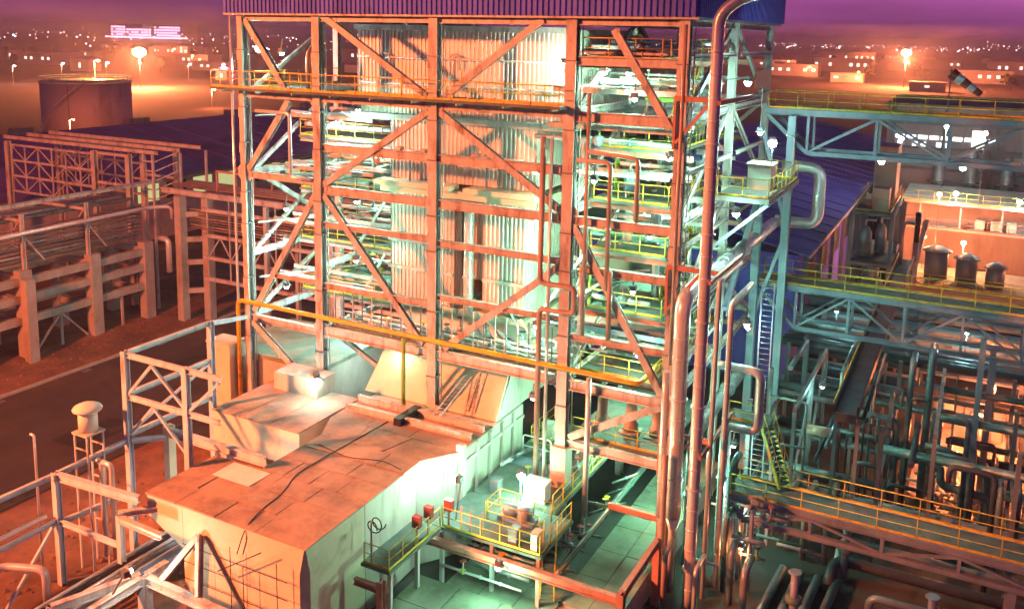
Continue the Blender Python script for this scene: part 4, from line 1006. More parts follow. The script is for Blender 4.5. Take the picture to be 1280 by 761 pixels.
# ================================================================== YARD AND BUILDINGS BEYOND THE RACK
SR = thing('blue_shed', 'long shed with a plain deep blue roof behind the tower', 'shed', (14, 75, 0))
MB().prism([(-4, 33), (31.2, 33), (31.2, 130), (-4, 130)], .01, 11.6).build('wall', 'clad_bright_blue', SR)
def roofplane(x0, x1, z0, z1, y0, y1, t=.15):
    return MB().hexa([(x0, y0, z0), (x1, y0, z1), (x1, y1, z1), (x0, y1, z0), (x0, y0, z0 + t), (x1, y0, z1 + t), (x1, y1, z1 + t), (x0, y1, z0 + t)])
roofplane(14, 32.2, 15.4, 11.7, 32.4, 131).build('roof', 'clad_blue', SR)
roofplane(-5, 13.95, 11.7, 15.4, 32.4, 131).build('roof', 'clad_blue', SR)
MB().bar((32.3, 32.4, 11.75), (32.3, 131, 11.75), .12, .3).build('gutter', 'steel_blue', SR)
for i in range(12):
    y = 36 + i * 8
    MB().bar((31.45, y, .02), (31.45, y, 11.5), .35, .35).build('wall_column', 'steel_dark', SR)
for i in range(11):
    y = 37.5 + i * 8
    MB().box(31.21, 31.26, y, y + 5, 7.2, 9.6).build('window', 'dark_equip', SR)
# dark process frame beside the shed
PF = thing('process_structure', 'dark open process frame with a small railed top beside the blue shed', 'steel frame', (36, 46, 0))
for x in (34.3, 37.8):
    for y in (41.5, 47, 52):
        column(PF, x, y, .02, 14.4, .3, .3, 'steel_dark')
for z in (5, 9.6, 14.3):
    for y in (41.5, 47, 52):
        MB().ibar((34.4, y, z), (37.7, y, z), .2, .3).build('beam', 'steel_dark', PF)
    for x in (34.3, 37.8):
        MB().ibar((x, 41.6, z), (x, 51.9, z), .2, .3).build('beam', 'steel_dark', PF)
    deck(PF, 34.5, 37.6, 41.8, 51.8, z + .28)
rail(PF, [(34.5, 51.8, 14.58), (34.5, 41.7, 14.58), (37.6, 41.7, 14.58), (37.6, 51.8, 14.58)], sp=1.4)
MB().box(35.9, 37.3, 42.4, 44, 14.6, 16.6).build('head_box', 'duct', PF)
MB().box(35.4, 37.4, 47, 51, 14.6, 20).build('top_house', 'duct', PF)
for i, (x, y, z, r) in enumerate(((35.4, 43.5, 10.0, .6), (36.6, 45.5, 10.0, .5), (35.6, 49.4, 5.3, .8), (36.8, 43.2, 5.3, .55))):
    v = thing('process_pot', 'dark upright pot standing in the process frame, %s' % ('outer on its middle level', 'inner on its middle level', 'rear on its low level', 'front on its low level')[i], 'vessel', (x, y, z))
    MB().lathe((x, y, z), [(r, 0), (r, 2.2), (r * .6, 2.7), (.05, 2.9)], 14).build('shell', 'jacket_old', v)
    MB().tube([(x, y, z + 2.85), (x, y, z + 3.4), (x + .9, y, z + 3.4)], .1, 8, .2).build('outlet', 'jacket', v)
pipe([(38.6, 44, .02), (38.6, 44, 13.4), (39.6, 44, 13.4)], .16, 'pipe_red', 'orange lit riser beside the process frame', bend=.4)
MB().bar((38.3, 46, .02), (40.2, 52, 12.4), .5, .3).build('inclined_chute', 'steel', None, 'straight inclined chute leaning beside the process frame', 'chute')
# low roof with three dark vessels
LR = thing('vessel_building', 'low flat roofed building carrying three dark vessels', 'building', (48, 55, 0))
MB().box(38.5, 75, 51, 60, .01, 5.8).build('wall', 'wall_plant', LR); MB().box(38.3, 75.2, 50.8, 60.1, 5.81, 6.05).build('roof', 'roof_panel', LR)
rail(LR, [(38.5, 51, 6.05), (75, 51, 6.05)], sp=2.5)
for i, (x, y, z0) in enumerate(((41.3, 54.6, 6.06), (44.1, 54.2, 6.06), (46.7, 53.4, 6.06))):
    v = thing('roof_vessel', 'dark cylindrical vessel with conical cap on the low roof, %s of three' % ('nearest the chute', 'middle', 'outermost')[i], 'vessel', (x, y, z0))
    r, hh = 1.1 - .12 * i, 2.7 - .4 * i
    MB().lathe((x, y, z0), [(r, 0), (r, hh), (r * .9, hh + .05)], 24).build('shell', 'vessel_dark', v)
    MB().lathe((x, y, z0 + hh + .12), [(r * 1.3, 0), (r * 1.25, .1), (r * .5, .5), (.06, .62)], 24).build('cap', 'vessel_dark', v)
    for q in range(4):
        MB().bar((x + r * .9 * math.cos(q * 1.57), y + r * .9 * math.sin(q * 1.57), z0 + hh), (x + r * .9 * math.cos(q * 1.57), y + r * .9 * math.sin(q * 1.57), z0 + hh + .2), .08).build('cap_strut', 'steel_dark', v)
fl = thing('flue_stack', 'slim black topped flue stack by the low vessel roof', 'chimney', (39.5, 50.2, 0))
MB().tube([(39.5, 50.2, .02), (39.5, 50.2, 10.4)], .3, 12).build('shaft', 'pipe_red', fl); MB().tube([(39.5, 50.2, 10.42), (39.5, 50.2, 13.4)], .27, 12).build('tip', 'black', fl)
# terrace building with balcony
TB = thing('terrace_building', 'orange lit building with railed terrace behind the three vessels', 'building', (56, 68, 0))
MB().box(37.5, 80, 63.4, 74, .01, 12.5).build('wall', 'wall_plant', TB)
MB().box(37.0, 80, 61.6, 74.3, 12.51, 12.8).build('terrace', 'concrete', TB)
rail(TB, [(37.1, 61.7, 12.8), (80, 61.7, 12.8)], sp=1.6)
for x in range(39, 80, 4):
    MB().bar((x, 61.9, 10.1), (x, 61.9, 12.5), .16).build('balcony_post', 'steel', TB)
MB().box(37.5, 80, 61.7, 63.38, 9.7, 9.9).build('balcony', 'concrete', TB)
rail(TB, [(37.6, 61.8, 9.9), (80, 61.8, 9.9)], m='steel_red', sp=2)
for x in range(40, 80, 5):
    MB().box(x, x + 2.4, 63.3, 63.39, 2.5, 5.5).build('window', 'dark_equip', TB)
for i, x in enumerate((44.5, 46.0, 47.5)):
    MB().box(x, x + .9, 62.3, 63.2, 9.92, 11.0).build('hvac_box', 'cabinet', None, 'small equipment box on the orange lit balcony, %s of three' % ords[i], 'box')
# tall grey process building
GB = thing('process_building', 'tall grey plant building with lit window strip behind the terrace', 'building', (58, 92, 0))
MB().box(33.2, 95, 82, 104, .01, 21.5).build('wall', 'wall_plant', GB); MB().box(32.8, 95.3, 81.6, 104.4, 21.51, 22.0).build('roof', 'roof_panel', GB)
for x in range(34, 95, 6):
    MB().bar((x, 81.8, .02), (x, 81.8, 21.4), .5, .35).build('pilaster', 'steel_dark', GB)
for z in (13.6, 16.3, 19.4):
    MB().box(33.2, 95, 81.75, 81.98, z, z + .3).build('string_course', 'steel_dark', GB)
for i in range(9):
    MB().box(34.3 + i * 1.35, 35.35 + i * 1.35, 81.9, 81.97, 17.55, 18.0).build('window', 'lit_window_white', GB)
for i, x in enumerate((34.6, 36.4, 37.4, 39.2, 40.2)):
    MB().box(x, x + .55, 81.9, 81.97, 16.62, 17.15).build('window', 'lit_window_white', GB)
MB().box(43.2, 44.6, 81.9, 81.97, 16.7, 19.0).build('window', 'lit_window', GB)
for i in range(6):
    MB().box(48 + i * 7, 51 + i * 7, 81.9, 81.97, 14.2, 15.9).build('panel', 'duct', GB)
for i, (x, y) in enumerate(((40, 77), (43.5, 77), (47.5, 78), (52, 77))):
    v = thing('process_column', 'grey upright process column before the tall plant building, %s' % ords[i], 'column', (x, y, 0))
    MB().lathe((x, y, 0), [(.7, .01), (.7, 15.5 + i % 2), (.4, 16.2 + i % 2), (.05, 16.5 + i % 2)], 14).build('shell', 'jacket_old', v)
    MB().lathe((x, y, 12.9), [(1.3, 0), (1.3, .12)], 14).build('ring_platform', 'grating', v)

# ================================================================== RACKS AND SHEDS ACROSS THE ROAD
CR = thing('concrete_pipe_rack', 'concrete pipe rack with stout paired pillars across the road', 'pipe rack', (-33, 8, 0))
for i, y in enumerate((-10.5, -3.2, 4.1, 11.3, 17.6)):
    for x in (-31.2, -36.4):
        MB().box(x - .5, x + .5, y - .55, y + .55, .01, 8.1).build('pillar', 'concrete', CR)
    if i in (1, 2):
        MB().box(-30.0, -29.2, y - 1.1, y - .2, .01, 7.6).build('pillar', 'concrete', CR)
    for z in (7.2, 5.1, 2.9):
        MB().box(-35.9, -31.72, y - .3, y + .3, z - .3, z + .3).build('cross_beam', 'concrete', CR)
ys = (-10.5, -3.2, 4.1, 11.3, 17.6)
for a, b_ in zip(ys[:-1], ys[1:]):
    for x in (-31.2, -36.4):
        for z in (7.1, 5.5, 3.5):
            MB().box(x - .28, x + .28, a + .57, b_ - .57, z - .35, z + .35).build('long_beam', 'concrete', CR)
for y in (-3.2, 4.3, 10.9):
    column(CR, -31.2, y, 8.11, 13.2, .3, .3, 'steel', 'post')
    MB().bar((-31.2, y + .2, 11), (-31.2, y + 2.0, 8.6), .13).build('knee', 'steel', CR)
    MB().bar((-31.2, y - .1, 12.8), (-33.2, y, 10.6), .13).build('knee', 'steel', CR)
    MB().ibar((-31.4, y, 12.6), (-38, y, 12.6), .2, .28).build('cross_beam', 'steel', CR)
MB().ibar((-32.6, -16, 13.6), (-32.6, 21.5, 13.9), .3, .4).build('long_beam', 'steel', CR)
for y in (-7, .5, 7.6, 14.4):
    MB().ibar((-31.2, y, .05), (-31.2, y, 3.1), .2, .2, Yv).build('strut', 'steel', CR)
for (a, b_) in (((-31.2, 5.0, .3), (-31.2, 7.4, 3.0)), ((-31.2, 10.3, .3), (-31.2, 7.8, 3.0))):
    MB().bar(a, b_, .16).build('brace', 'steel', CR)
random.seed(8)
for i in range(10):
    z = 8.5 + .36 * (i % 10)
    pipe([(-31.75, -16, z), (-31.75, 17.6, z)], .10, ('pipe_red', 'jacket_old', 'steel')[i % 3], 'thin pipe in the upright bank on the concrete rack, %s from its foot' % ords[i], 'pipe bank on the concrete rack', n=8)
for i in range(12):
    x = -33 - i * .42
    pipe([(x, -16, 8.4 + (i % 2) * 3.9), (x, 18, 8.4 + (i % 2) * 3.9)], random.choice((.1, .16, .2)), ('pipe_red', 'jacket_old', 'steel')[i % 3], 'one of the pipes lying side by side on the concrete rack', 'pipes lying on the concrete rack', n=8)
pipe([(-30.6, -16, 11.4), (-30.6, 17.8, 11.7), (-29.2, 19.4, 11.7), (-29.2, 19.4, 10.4)], .2, 'jacket', 'silver pipe hooking down at the end of the concrete rack', n=12, bend=.6)
pipe([(-28.9, 17.4, 8.8), (-27.6, 17.4, 8.8), (-27.6, 17.4, 5.4)], .28, 'jacket', 'pale elbow pipe beside the rack portal', bend=.6)
# steel rack along the tower side
XR = thing('steel_pipe_rack', 'steel pipe rack with portal columns running behind the tower', 'pipe rack', (-8, 20, 0))
for x, y in ((-27.2, 18.7), (-25.2, 20.4), (-16, 19), (-16, 23.4), (-8, 19), (-8, 23.4), (0.5, 23.4), (8, 23.4)):
    big = x < -20
    MB().box(x - (.42 if big else .2), x + (.42 if big else .2), y - (.42 if big else .2), y + (.42 if big else .2), .01, 13.1).build('column', 'concrete' if big else 'steel', XR)
MB().ibar((-30.4, 19.2, 13.4), (11, 19.2, 13.4), .4, .55).build('long_beam', 'steel', XR)
MB().ibar((-30.4, 23.4, 13.4), (11, 23.4, 13.4), .4, .5).build('long_beam', 'steel', XR)
for z in (11.9, 9.3, 7.0, 4.8):
    MB().ibar((-24.7, 19.2, z), (11, 19.2, z), .26, .36).build('long_beam', 'steel', XR)
for z in (11.2, 8.6, 6.2, 3.2):
    MB().bar((-26.8, 19.0, z), (-25.5, 20.2, z), .4, .5).build('cross_beam', 'concrete', XR)
for i in range(12):
    x = -24 + i * 3
    MB().bar((x, 19.35, 7.1), (x + 1.5, 19.35, 9.1), .12).build('brace', 'steel', XR)
    MB().bar((x + 1.6, 19.35, 9.1), (x + 3, 19.35, 7.1), .12).build('brace', 'steel', XR)
    MB().bar((x, 19.2, 4.9), (x, 19.2, 13.1), .12).build('strut', 'steel', XR)
for i in range(8):
    pipe([(-29, 19.75, 9.75 + i * .27), (11, 19.75, 9.75 + i * .27)], .085, ('pipe_red', 'steel', 'jacket_old')[i % 3], 'thin pipe in the upright bank of the steel rack, %s from below' % ords[i], 'pipe bank on the steel rack', n=8)
for i in range(9):
    pipe([(-30, 20.4 + i * .36, 13.75 + .0 * i), (11, 20.4 + i * .36, 13.75)], .12, ('pipe_red', 'jacket_old', 'steel')[i % 3], 'one of the pipes lying along the top of the steel rack', 'pipes on top of the steel rack', n=8)
hs = thing('rack_top_frame', 'small box frame standing on top of the steel rack', 'steel frame', (-21, 21.4, 13.6))
for x in (-23.5, -18.6):
    for y in (20.2, 22.8): MB().bar((x, y, 13.66), (x, y, 15.7), .18).build('post', 'steel_red', hs)
for y in (20.2, 22.8): MB().bar((-23.6, y, 15.75), (-18.5, y, 15.75), .18, .22).build('beam', 'steel_red', hs)
# steel lattice gallery further off
LG = thing('lattice_gallery', 'red lit lattice steel gallery beyond the concrete rack', 'gallery', (-48, 24, 0))
def lat(y):
    for z in (16.2, 14.4, 12.6, 10.8):
        MB().bar((-55.4, y, z), (-41, y, z), .2, .24).build('chord', 'steel', LG)
    n = 6
    for i in range(n):
        xa = -55.2 + i * 2.36; xb = xa + 2.36
        MB().bar((xa, y, 10.8), (xa, y, 16.2), .13).build('vertical', 'steel', LG)
        for z0, z1 in ((10.9, 12.5), (12.7, 14.3), (14.5, 16.1)):
            a, b2 = (z0, z1) if (i + int(z0)) % 2 else (z1, z0)
            MB().bar((xa + .05, y, a), (xb - .05, y, b2), .11).build('lacing', 'steel', LG)
lat(19.6); lat(26)
for x in (-55.9, -41.0, -35.6):
    for y in (19.6, 26):
        column(LG, x, y, .01, 16.6, .6, .5, 'steel')
for z in (16.4, 13.2):
    for y in (19.6, 26):
        MB().ibar((-40.7, y, z), (-35.9, y, z), .24, .3).build('beam', 'steel', LG)
for y in (19.9, 22.8, 25.7):
    MB().ibar((-57, y, 17.0), (-31.5, y, 17.0), .3, .4).build('roof_beam', 'steel', LG)
for x, y in ((-33.8, 20), (-32.4, 20), (-31.2, 22.6), (-30.6, 25.6)):
    MB().bar((x, y, .02), (x, y, 16.75), .22).build('ladder_post', 'steel', LG)
for z in range(11, 17):
    MB().bar((-33.7, 20, z), (-32.5, 20, z), .14).build('rung_beam', 'steel', LG)
    MB().bar((-32.3, 20.2, z), (-31.2, 22.4, z + .9), .1).build('lacing', 'steel', LG)
# left shed with big dark violet roof
SL = thing('violet_shed', 'very long shed with a broad dark violet roof beyond the racks', 'shed', (-86, 120, 0))
MB().prism([(-113, 18), (-59, 18), (-59, 250), (-113, 250)], .01, 8.6).build('wall', 'concrete', SL)
roofplane(-86, -58.2, 13.2, 8.8, 16, 252).build('roof', 'roof_violet', SL); roofplane(-114, -86.05, 8.8, 13.2, 16, 252).build('roof', 'roof_violet', SL)
for i in range(22):
    y = 40 + i * 5
    MB().box(-58.99, -58.9, y, y + 3.6, 5.6, 8.0).build('window', 'lit_strip' if i % 3 != 1 else 'dark_equip', SL)
MB().bar((-58.1, 16, 8.8), (-58.1, 252, 8.8), .14, .3).build('gutter', 'steel_dark', SL)
for i in range(39):
    y = 18 + i * 6
    MB().hexa([(-85.9, y, 13.36), (-58.3, y, 8.98), (-58.3, y + .12, 8.98), (-85.9, y + .12, 13.36), (-85.9, y, 13.46), (-58.3, y, 9.08), (-58.3, y + .12, 9.08), (-85.9, y + .12, 13.46)]).build('roof_seam', 'roof_violet', SL)
for i in range(24):
    y = 34 + i * 4
    MB().hexa([(14.1, y, 15.54), (32.1, y, 11.88), (32.1, y + .1, 11.88), (14.1, y + .1, 15.54), (14.1, y, 15.64), (32.1, y, 11.97), (32.1, y + .1, 11.97), (14.1, y + .1, 15.64)]).build('roof_seam', 'clad_blue', SR)
for i in range(5):
    MB().box(-86.8, -85.2, 40 + i * 22, 43 + i * 22, 13.3, 14.3).build('ridge_vent', 'steel_dark', SL)
# storage tank
TK = thing('storage_tank', 'round open topped storage tank with pale rim beyond the shed', 'tank', (-158, 108, 0))
MB().lathe((-158, 108, 0), [(10.6, .01), (10.6, 15.8)], 64).build('shell', 'tank', TK)
MB().lathe((-158, 108, 15.81), [(10.75, 0), (10.75, .3), (10.5, .31)], 64).build('rim', 'tank_roof', TK)
MB().lathe((-158, 108, 16.13), [(10.4, 0), (6, .35), (.1, .6)], 48).build('roof', 'tank_roof', TK)
rl = [(-158 + 10.6 * math.cos(t * math.pi / 18), 108 + 10.6 * math.sin(t * math.pi / 18), 16.13) for t in range(37)]
rail(TK, rl, m='steel', sp=2.1, r=.05, toe=False)
for z in (4, 8, 12):
    MB().lathe((-158, 108, z), [(10.61, 0), (10.66, .05), (10.61, .14)], 64).build('weld_band', 'tank', TK)
MB().tube([(-152.5, 98.6, .02), (-152.5, 98.6, 16.5)], .12, 8).build('downpipe', 'steel_dark', TK)

for i in range(46):
    a = -2.3 + i * .036
    MB().box(-158 + 11.0 * math.cos(a) - .35, -158 + 11.0 * math.cos(a) + .35, 108 + 11.0 * math.sin(a) - .35, 108 + 11.0 * math.sin(a) + .35, .5 + i * .34, .6 + i * .34).build('stair_tread', 'steel', TK)
MB().tube([(-158 + 11.4 * math.cos(-2.3 + i * .036), 108 + 11.4 * math.sin(-2.3 + i * .036), 1.7 + i * .34) for i in range(46)], .06, 5).build('stair_rail', 'steel', TK)

# ================================================================== FAR LAND: MASTS, STREET LAMPS, HOUSES, TOWN
def mast(loc, z, label, power, col, r=1.0):
    t = thing('light_mast', label, 'light mast', loc)
    x, y, _ = loc
    MB().tube([(x, y, 0), (x, y, z - .6)], .25, 8).build('pole', 'steel_dark', t)
    MB().lathe((x, y, z - 1.0), [(1.1, 0), (1.2, .15), (1.1, .3)], 14).build('ring', 'steel_dark', t)
    for q in range(6):
        MB().lathe((x + 1.0 * math.cos(q * 1.047), y + 1.0 * math.sin(q * 1.047), z), [(.02, -r * .5), (r * .45, -r * .2), (r * .45, r * .2), (.02, r * .5)], 8).build('lamp_head', 'lens_mast', t)
    l = bpy.data.lights.new('mast_light', 'POINT'); l.energy = power; l.color = col; l.shadow_soft_size = 1.5
    o = bpy.data.objects.new('mast_light', l); COL.objects.link(o); o.parent = t; o.location = (0, 0, z - 2.2)
mast((-324.5, 265, 0), 17.4, 'glaring sodium light mast beyond the storage tank', 2.4e6, SODIUM, 4.4)
mast((-3.7, 594, 0), 22.4, 'glaring sodium light mast far off beyond the bridges', 2.4e6, SODIUM, 4)
def street(loc, h, label, lens='lens_white', r=.5, power=0, col=(1, .8, .8), group=None):
    x, y, _ = loc
    t = thing('street_lamp', label, 'street lamp', loc, group)
    MB().tube([(x, y, 0), (x, y, h), (x + 1.5, y, h + .2)], .12, 6, .4).build('pole', 'steel', t)
    MB().lathe((x + 1.5, y, h), [(.02, -r * .5), (r, 0), (.02, r * .5)], 8).build('lamp_head', lens, t)
    if power:
        l = bpy.data.lights.new('street_light', 'POINT'); l.energy = power; l.color = col; l.shadow_soft_size = .4
        o = bpy.data.objects.new('street_light', l); COL.objects.link(o); o.parent = t; o.location = (1.5, 0, h - .8)
for i, (x, y) in enumerate(((-392, 244), (-408, 283), (-406, 310), (-364, 332), (-352, 346))):
    street((x, y, 0), 9, 'pale street lamp in the field behind the tank, %s counting from the sea side' % ords[i], r=.7, power=9000, col=(1, .45, .3))
street((-138, 88, 0), 9, 'added lamp lighting the tank front beside the long shed', 'lens_sodium', .22, 9000, SODIUM)  # extra lamp added to brighten the near side of the tank
for i, (x, y) in enumerate(((-250, 190), (-215, 205))):
    street((x, y, 0), 7, 'street lamp by the tank foot, %s of two' % ('nearer', 'farther')[i], 'lens_sodium', .6, 22000, SODIUM)
random.seed(31)
LAB = ['low orange lit building', 'flat roofed pale shed', 'small lit house', 'long low store building']
FB = [(-98, 721, 40, 9, 'A long pale store beside the far sodium mast'), (-80, 860, 50, 12, 'A low block just behind the far sodium mast'), (-45, 640, 22, 6, 'A small orange lit shed before the far sodium mast'), (42, 706, 36, 9, 'A pale flat building past the windsock'), (74, 926, 60, 12, 'A broad block farthest behind the windsock'), (12, 560, 20, 5, 'A small low store near the windsock line'), (-118, 1180, 70, 14, 'A wide dim block near the far shore, tower side'), (-10, 1050, 55, 10, 'A wide dim block near the far shore, mast side'), (-150, 900, 44, 8, 'A dim shed beside the tower edge in the far field'),
      (-440, 420, 30, 6, 'A small dim building behind the bright mast'), (-520, 480, 36, 8, 'A dim flat building left of the lit hospital block'), (-600, 400, 40, 8, 'A dim long building in the dark field past the tank'), (-700, 620, 50, 10, 'A dim broad building below the town lights'), (-480, 640, 40, 12, 'A dim square building beneath the lit hospital block')]
for i, (x, y, w_, h_, nm) in enumerate(FB):
    t = thing('far_building', nm[2:], 'building', (x, y, 0))
    MB().box(x - w_ / 2, x + w_ / 2, y, y + w_ * .4, .01, h_).build('wall', 'wall_far', t)
    MB().box(x - w_ / 2 - .5, x + w_ / 2 + .5, y - .5, y + w_ * .4 + .5, h_ + .02, h_ + .6).build('roof', 'wall_far', t)
    k = max(3, int(w_ / 6))
    for j in range(k):
        if random.random() < .55:
            xx = x - w_ / 2 + (j + .3) * w_ / k
            MB().box(xx, xx + w_ / k * .4, y - .12, y - .03, h_ * .45, h_ * .7).build('window', 'lit_window', t)
    if i % 2 == 0:
        street((x + w_ * .35, y - 12, 0), 8, 'far street lamp before the ' + nm[2:], 'lens_sodium', .8, 26000, SODIUM)
# lit hospital-like block on the skyline
HB = thing('lit_block', 'big pinkish lit building block on the skyline above the sodium mast', 'building', (-1420, 1200, 0))
for (x0, x1, z1) in ((-1512, -1470, 34), (-1468, -1392, 28), (-1390, -1318, 33)):
    MB().box(x0, x1, 1200, 1240, 0, z1).build('wall', 'wall_far', HB)
    for z in range(12, z1 - 2, 5):
        k = int((x1 - x0) / 7)
        for j in range(k):
            if random.random() < .85:
                MB().box(x0 + j * 7 + 1, x0 + j * 7 + 5.6, 1199.4, 1199.9, z, z + 2.6).build('window', 'lit_violet', HB)
MB().box(-1525, -1300, 1196, 1199, 7.5, 9.5).build('lit_arcade', 'lit_violet', HB)
# town lights: too many and too small to count
tl = MB()
def dot(x, y, z, r):
    tl.add([(x, y, z - r), (x + r, y, z), (x, y + r, z), (x - r, y, z), (x, y - r, z), (x, y, z + r)], [(0, 2, 1), (0, 3, 2), (0, 4, 3), (0, 1, 4), (5, 1, 2), (5, 2, 3), (5, 3, 4), (5, 4, 1)])
for i in range(260):
    d = random.uniform(900, 2600); a = random.uniform(.28, 1.02)
    x = 44 - d * math.sin(a) * 1.0; y = -45 + d * math.cos(a)
    dot(x, y, random.choice((4, 6, 8, 10, 14)) + max(0, random.gauss(0, 5)), .0007 * d * random.uniform(.5, 1.15))
for i in range(170):
    d = random.uniform(2600, 3900); a = random.uniform(-.12, .22)
    dot(44 - d * math.sin(a), -45 + d * math.cos(a), random.choice((3, 6, 8, 12)) + (random.uniform(0, 22) if abs(a + .03) < .035 else 0), .0006 * d * random.uniform(.5, 1.1))
F_ = tl.f; V_ = tl.v
for key, nm, m_ in ((0, 'pinkish lights of the far town and shore along the skyline', 'town_light'), (1, 'orange lights of the far town and shore along the skyline', 'town_orange'), (2, 'white lights of the far town and shore along the skyline', 'town_white')):
    b = MB()
    for k in range(len(V_) // 6):
        if (k * 7 + k // 5) % 3 == key:
            s_ = (1.0, .8, .6)[k % 3]
            c = sum((V_[k * 6 + q] for q in range(6)), Vector((0, 0, 0))) / 6
            b.add([c + (V_[k * 6 + q] - c) * s_ for q in range(6)], [(0, 2, 1), (0, 3, 2), (0, 4, 3), (0, 1, 4), (5, 1, 2), (5, 2, 3), (5, 3, 4), (5, 4, 1)])
    b.build('town_lights', m_, None, nm, 'town lights', kind='stuff')

# ================================================================== LAMPS
GW = (.36, 1.0, .62)
lamp((-1.0, 2.6, 28.6), 'white flood lamp at the outer edge of the tower below the hood', 2200, (.85, .95, 1), aim=(.4, -.5, -.7), arm=(0, 2.6, 28.6), r=.3)
lamp((5.2, 3.2, 23.6), 'white flood lamp beside the second column under the front walkway', 1700, (.66, .95, 1), aim=(.3, -.5, -.7), arm=(6.2, 3.2, 24), r=.24)
lamp((22.5, 2.2, 28.3), 'white flood lamp glaring on the upper casing corner', 520, (1, .93, .78), aim=(-.5, .4, -.6), arm=(24, 2.2, 28.6), r=.3)
lamp((24.7, 3.2, 27.9), 'white flood lamp under the topmost platform, by the column', 1900, GW, aim=(0, .2, -1), arm=(24.7, 3.2, 28.4))
lamp((26.2, 3.2, 27.9), 'white flood lamp under the topmost platform, mid bay', 1900, GW, aim=(0, .2, -1), arm=(26.2, 3.2, 28.4))
lamp((29.5, 1.0, 23.6), 'white flood lamp by the corner column at the second platform', 1700, GW, aim=(-.4, .4, -.5), arm=(30.2, 1, 23.9), r=.22)
lamp((23.5, 1.6, 16.7), 'white flood lamp behind the fourth column, mid height', 1700, GW, aim=(-.4, .6, -.5), arm=(24, 1.6, 17.0), r=.22)
lamp((26.5, 9, 20.1), 'lamp below the third bay platform', 1500, GW, aim=(0, 0, -1), arm=(26.5, 9, 20.4))
lamp((26.5, 9, 17.2), 'lamp below the fourth bay platform', 1500, GW, aim=(0, 0, -1), arm=(26.5, 9, 17.5))
lamp((26.5, 8.5, 13.7), 'lamp below the fifth bay platform', 1600, GW, aim=(0, -.2, -1), arm=(26.5, 8.5, 14))
lamp((26.5, 5, 10.1), 'lamp below the lowest bay platform', 1300, GW, aim=(0, -.2, -1), arm=(26.5, 5, 10.4))
lamp((4.6, 9, 22.0), 'lamp below the upper casing side platform', 1300, GW, arm=(4.6, 9, 22.4))
lamp((4.6, 9, 18.2), 'lamp below the second casing side platform', 1300, GW, arm=(4.6, 9, 18.5))
lamp((4.6, 9, 14.5), 'lamp below the third casing side platform', 1500, GW, arm=(4.6, 9, 14.8))
lamp((5.6, 6, 10.7), 'lamp below the lowest casing side platform', 1900, (.55, .97, 1), arm=(5.6, 6, 11))
lamp((8.3, -3.0, 8.3), 'white flood lamp blazing at the second column foot', 330, (.72, 1, .93), aim=(-.3, .1, -.6), arm=(7.95, -1.8, 7.6), r=.2)
lamp((10.7, -9.3, 5.2), 'white lamp down in the gap between the boxes and the duct', 160, (.8, 1, .95), aim=(-.4, 0, -.8), arm=(11.4, -9.3, 5.3), r=.14)
lamp((20.9, -6.6, 6.3), 'white flood lamp on the deck lighting the duct wall', 760, (.58, 1, .82), aim=(-1, 0, -.1), arm=(20.9, -6.6, 3.9), r=.2)
lamp((23.0, -3.0, 5.4), 'white lamp on the railed pit of the deck', 900, GW, aim=(.2, -.3, -.6), arm=(23.0, -3.0, 3.9), r=.22)
lamp((25.0, -9.3, 3.9), 'lamp under the red gantry beam', 760, GW, aim=(0, -.2, -1), arm=(25, -8.3, 3.3))
lamp((25.6, 3.5, 6.2), 'lamp under the lower railed platform', 1100, GW, aim=(0, -.2, -1), arm=(25.6, 3.5, 6.6))
lamp((8.3, -12.4, 3.4), 'white lamp low among the pipes beside the duct', 260, (.75, .95, 1), aim=(-.3, -.3, -1), arm=(10.5, -12.4, 3.6), r=.14)
lamp((33.4, 8.4, 23.9), 'star bright white lamp above the side balcony', 800, (.6, 1, .95), aim=(0, .1, -1), arm=(33.4, 8.4, 22.6), r=.3)
lamp((33.2, 5.5, 13.6), 'lamp behind the corner risers near the middle bridge', 450, (.55, 1, .9), aim=(0, 0, -1), arm=(33.2, 5.5, 14.2))
lamp((34.0, 3.6, 4.4), 'lamp low behind the corner risers', 320, (.5, 1, .85), aim=(0, 0, -1), arm=(34.2, 6.2, 4.6))
for i, (x, z) in enumerate(((38.5, 22.0), (43.4, 22.0), (47.5, 22.2))):
    lamp((x, 18.9, z), 'small white lamp under the highest foot bridge, %s from the tower' % ords[i], 90, (.6, 1, .9), arm=(x, 18.4, 22.5), r=.2)
for i, (x, y, z) in enumerate(((36.5, 61.2, 19.5), (40.6, 70, 20.3), (44.6, 61, 20.6), (42.4, 60.8, 14.0), (48.4, 60.8, 13.7))):
    lamp((x, y, z), 'white lamp on the plant buildings, %s' % ('near the blue shed roof', 'high on a mast behind the terrace', 'high over the terrace', 'on the terrace rail', 'at the outer terrace rail')[i], 700, (.7, 1, .9), aim=(0, -.3, -1), arm=(x, y + .2, 12.9 if i > 1 else .1), r=.32)
for i, (x, y, z) in enumerate(((40.9, 58, 14.2), (39.8, 57.8, 9.6), (43.6, 57.6, 9.4), (55, 57, 10))):
    lamp((x, y, z), 'orange sodium lamp over the low vessel roof, %s' % ('tallest', 'by the flue stack', 'behind the middle vessel', 'outermost')[i], 3200, SODIUM, aim=(0, -.2, -1), lens='lens_sodium', arm=(x, y + .3, 6.06), r=.3)
for i, (x, y) in enumerate(((45.4, 18.4), (50, 17.4), (46, 25.4), (52, 26), (47, 32.5))):
    lamp((x, y, 3.4), 'orange sodium lamp in the yard under the rack, %s' % ords[i], 3600, SODIUM, lens='lens_sodium', arm=(x, y + .2, .1), r=.16)
lamp((34.6, 1.0, 2.4), 'orange sodium lamp low beside the corner risers', 180, SODIUM, lens='lens_sodium', arm=(34.6, 1.3, .1), r=.14)

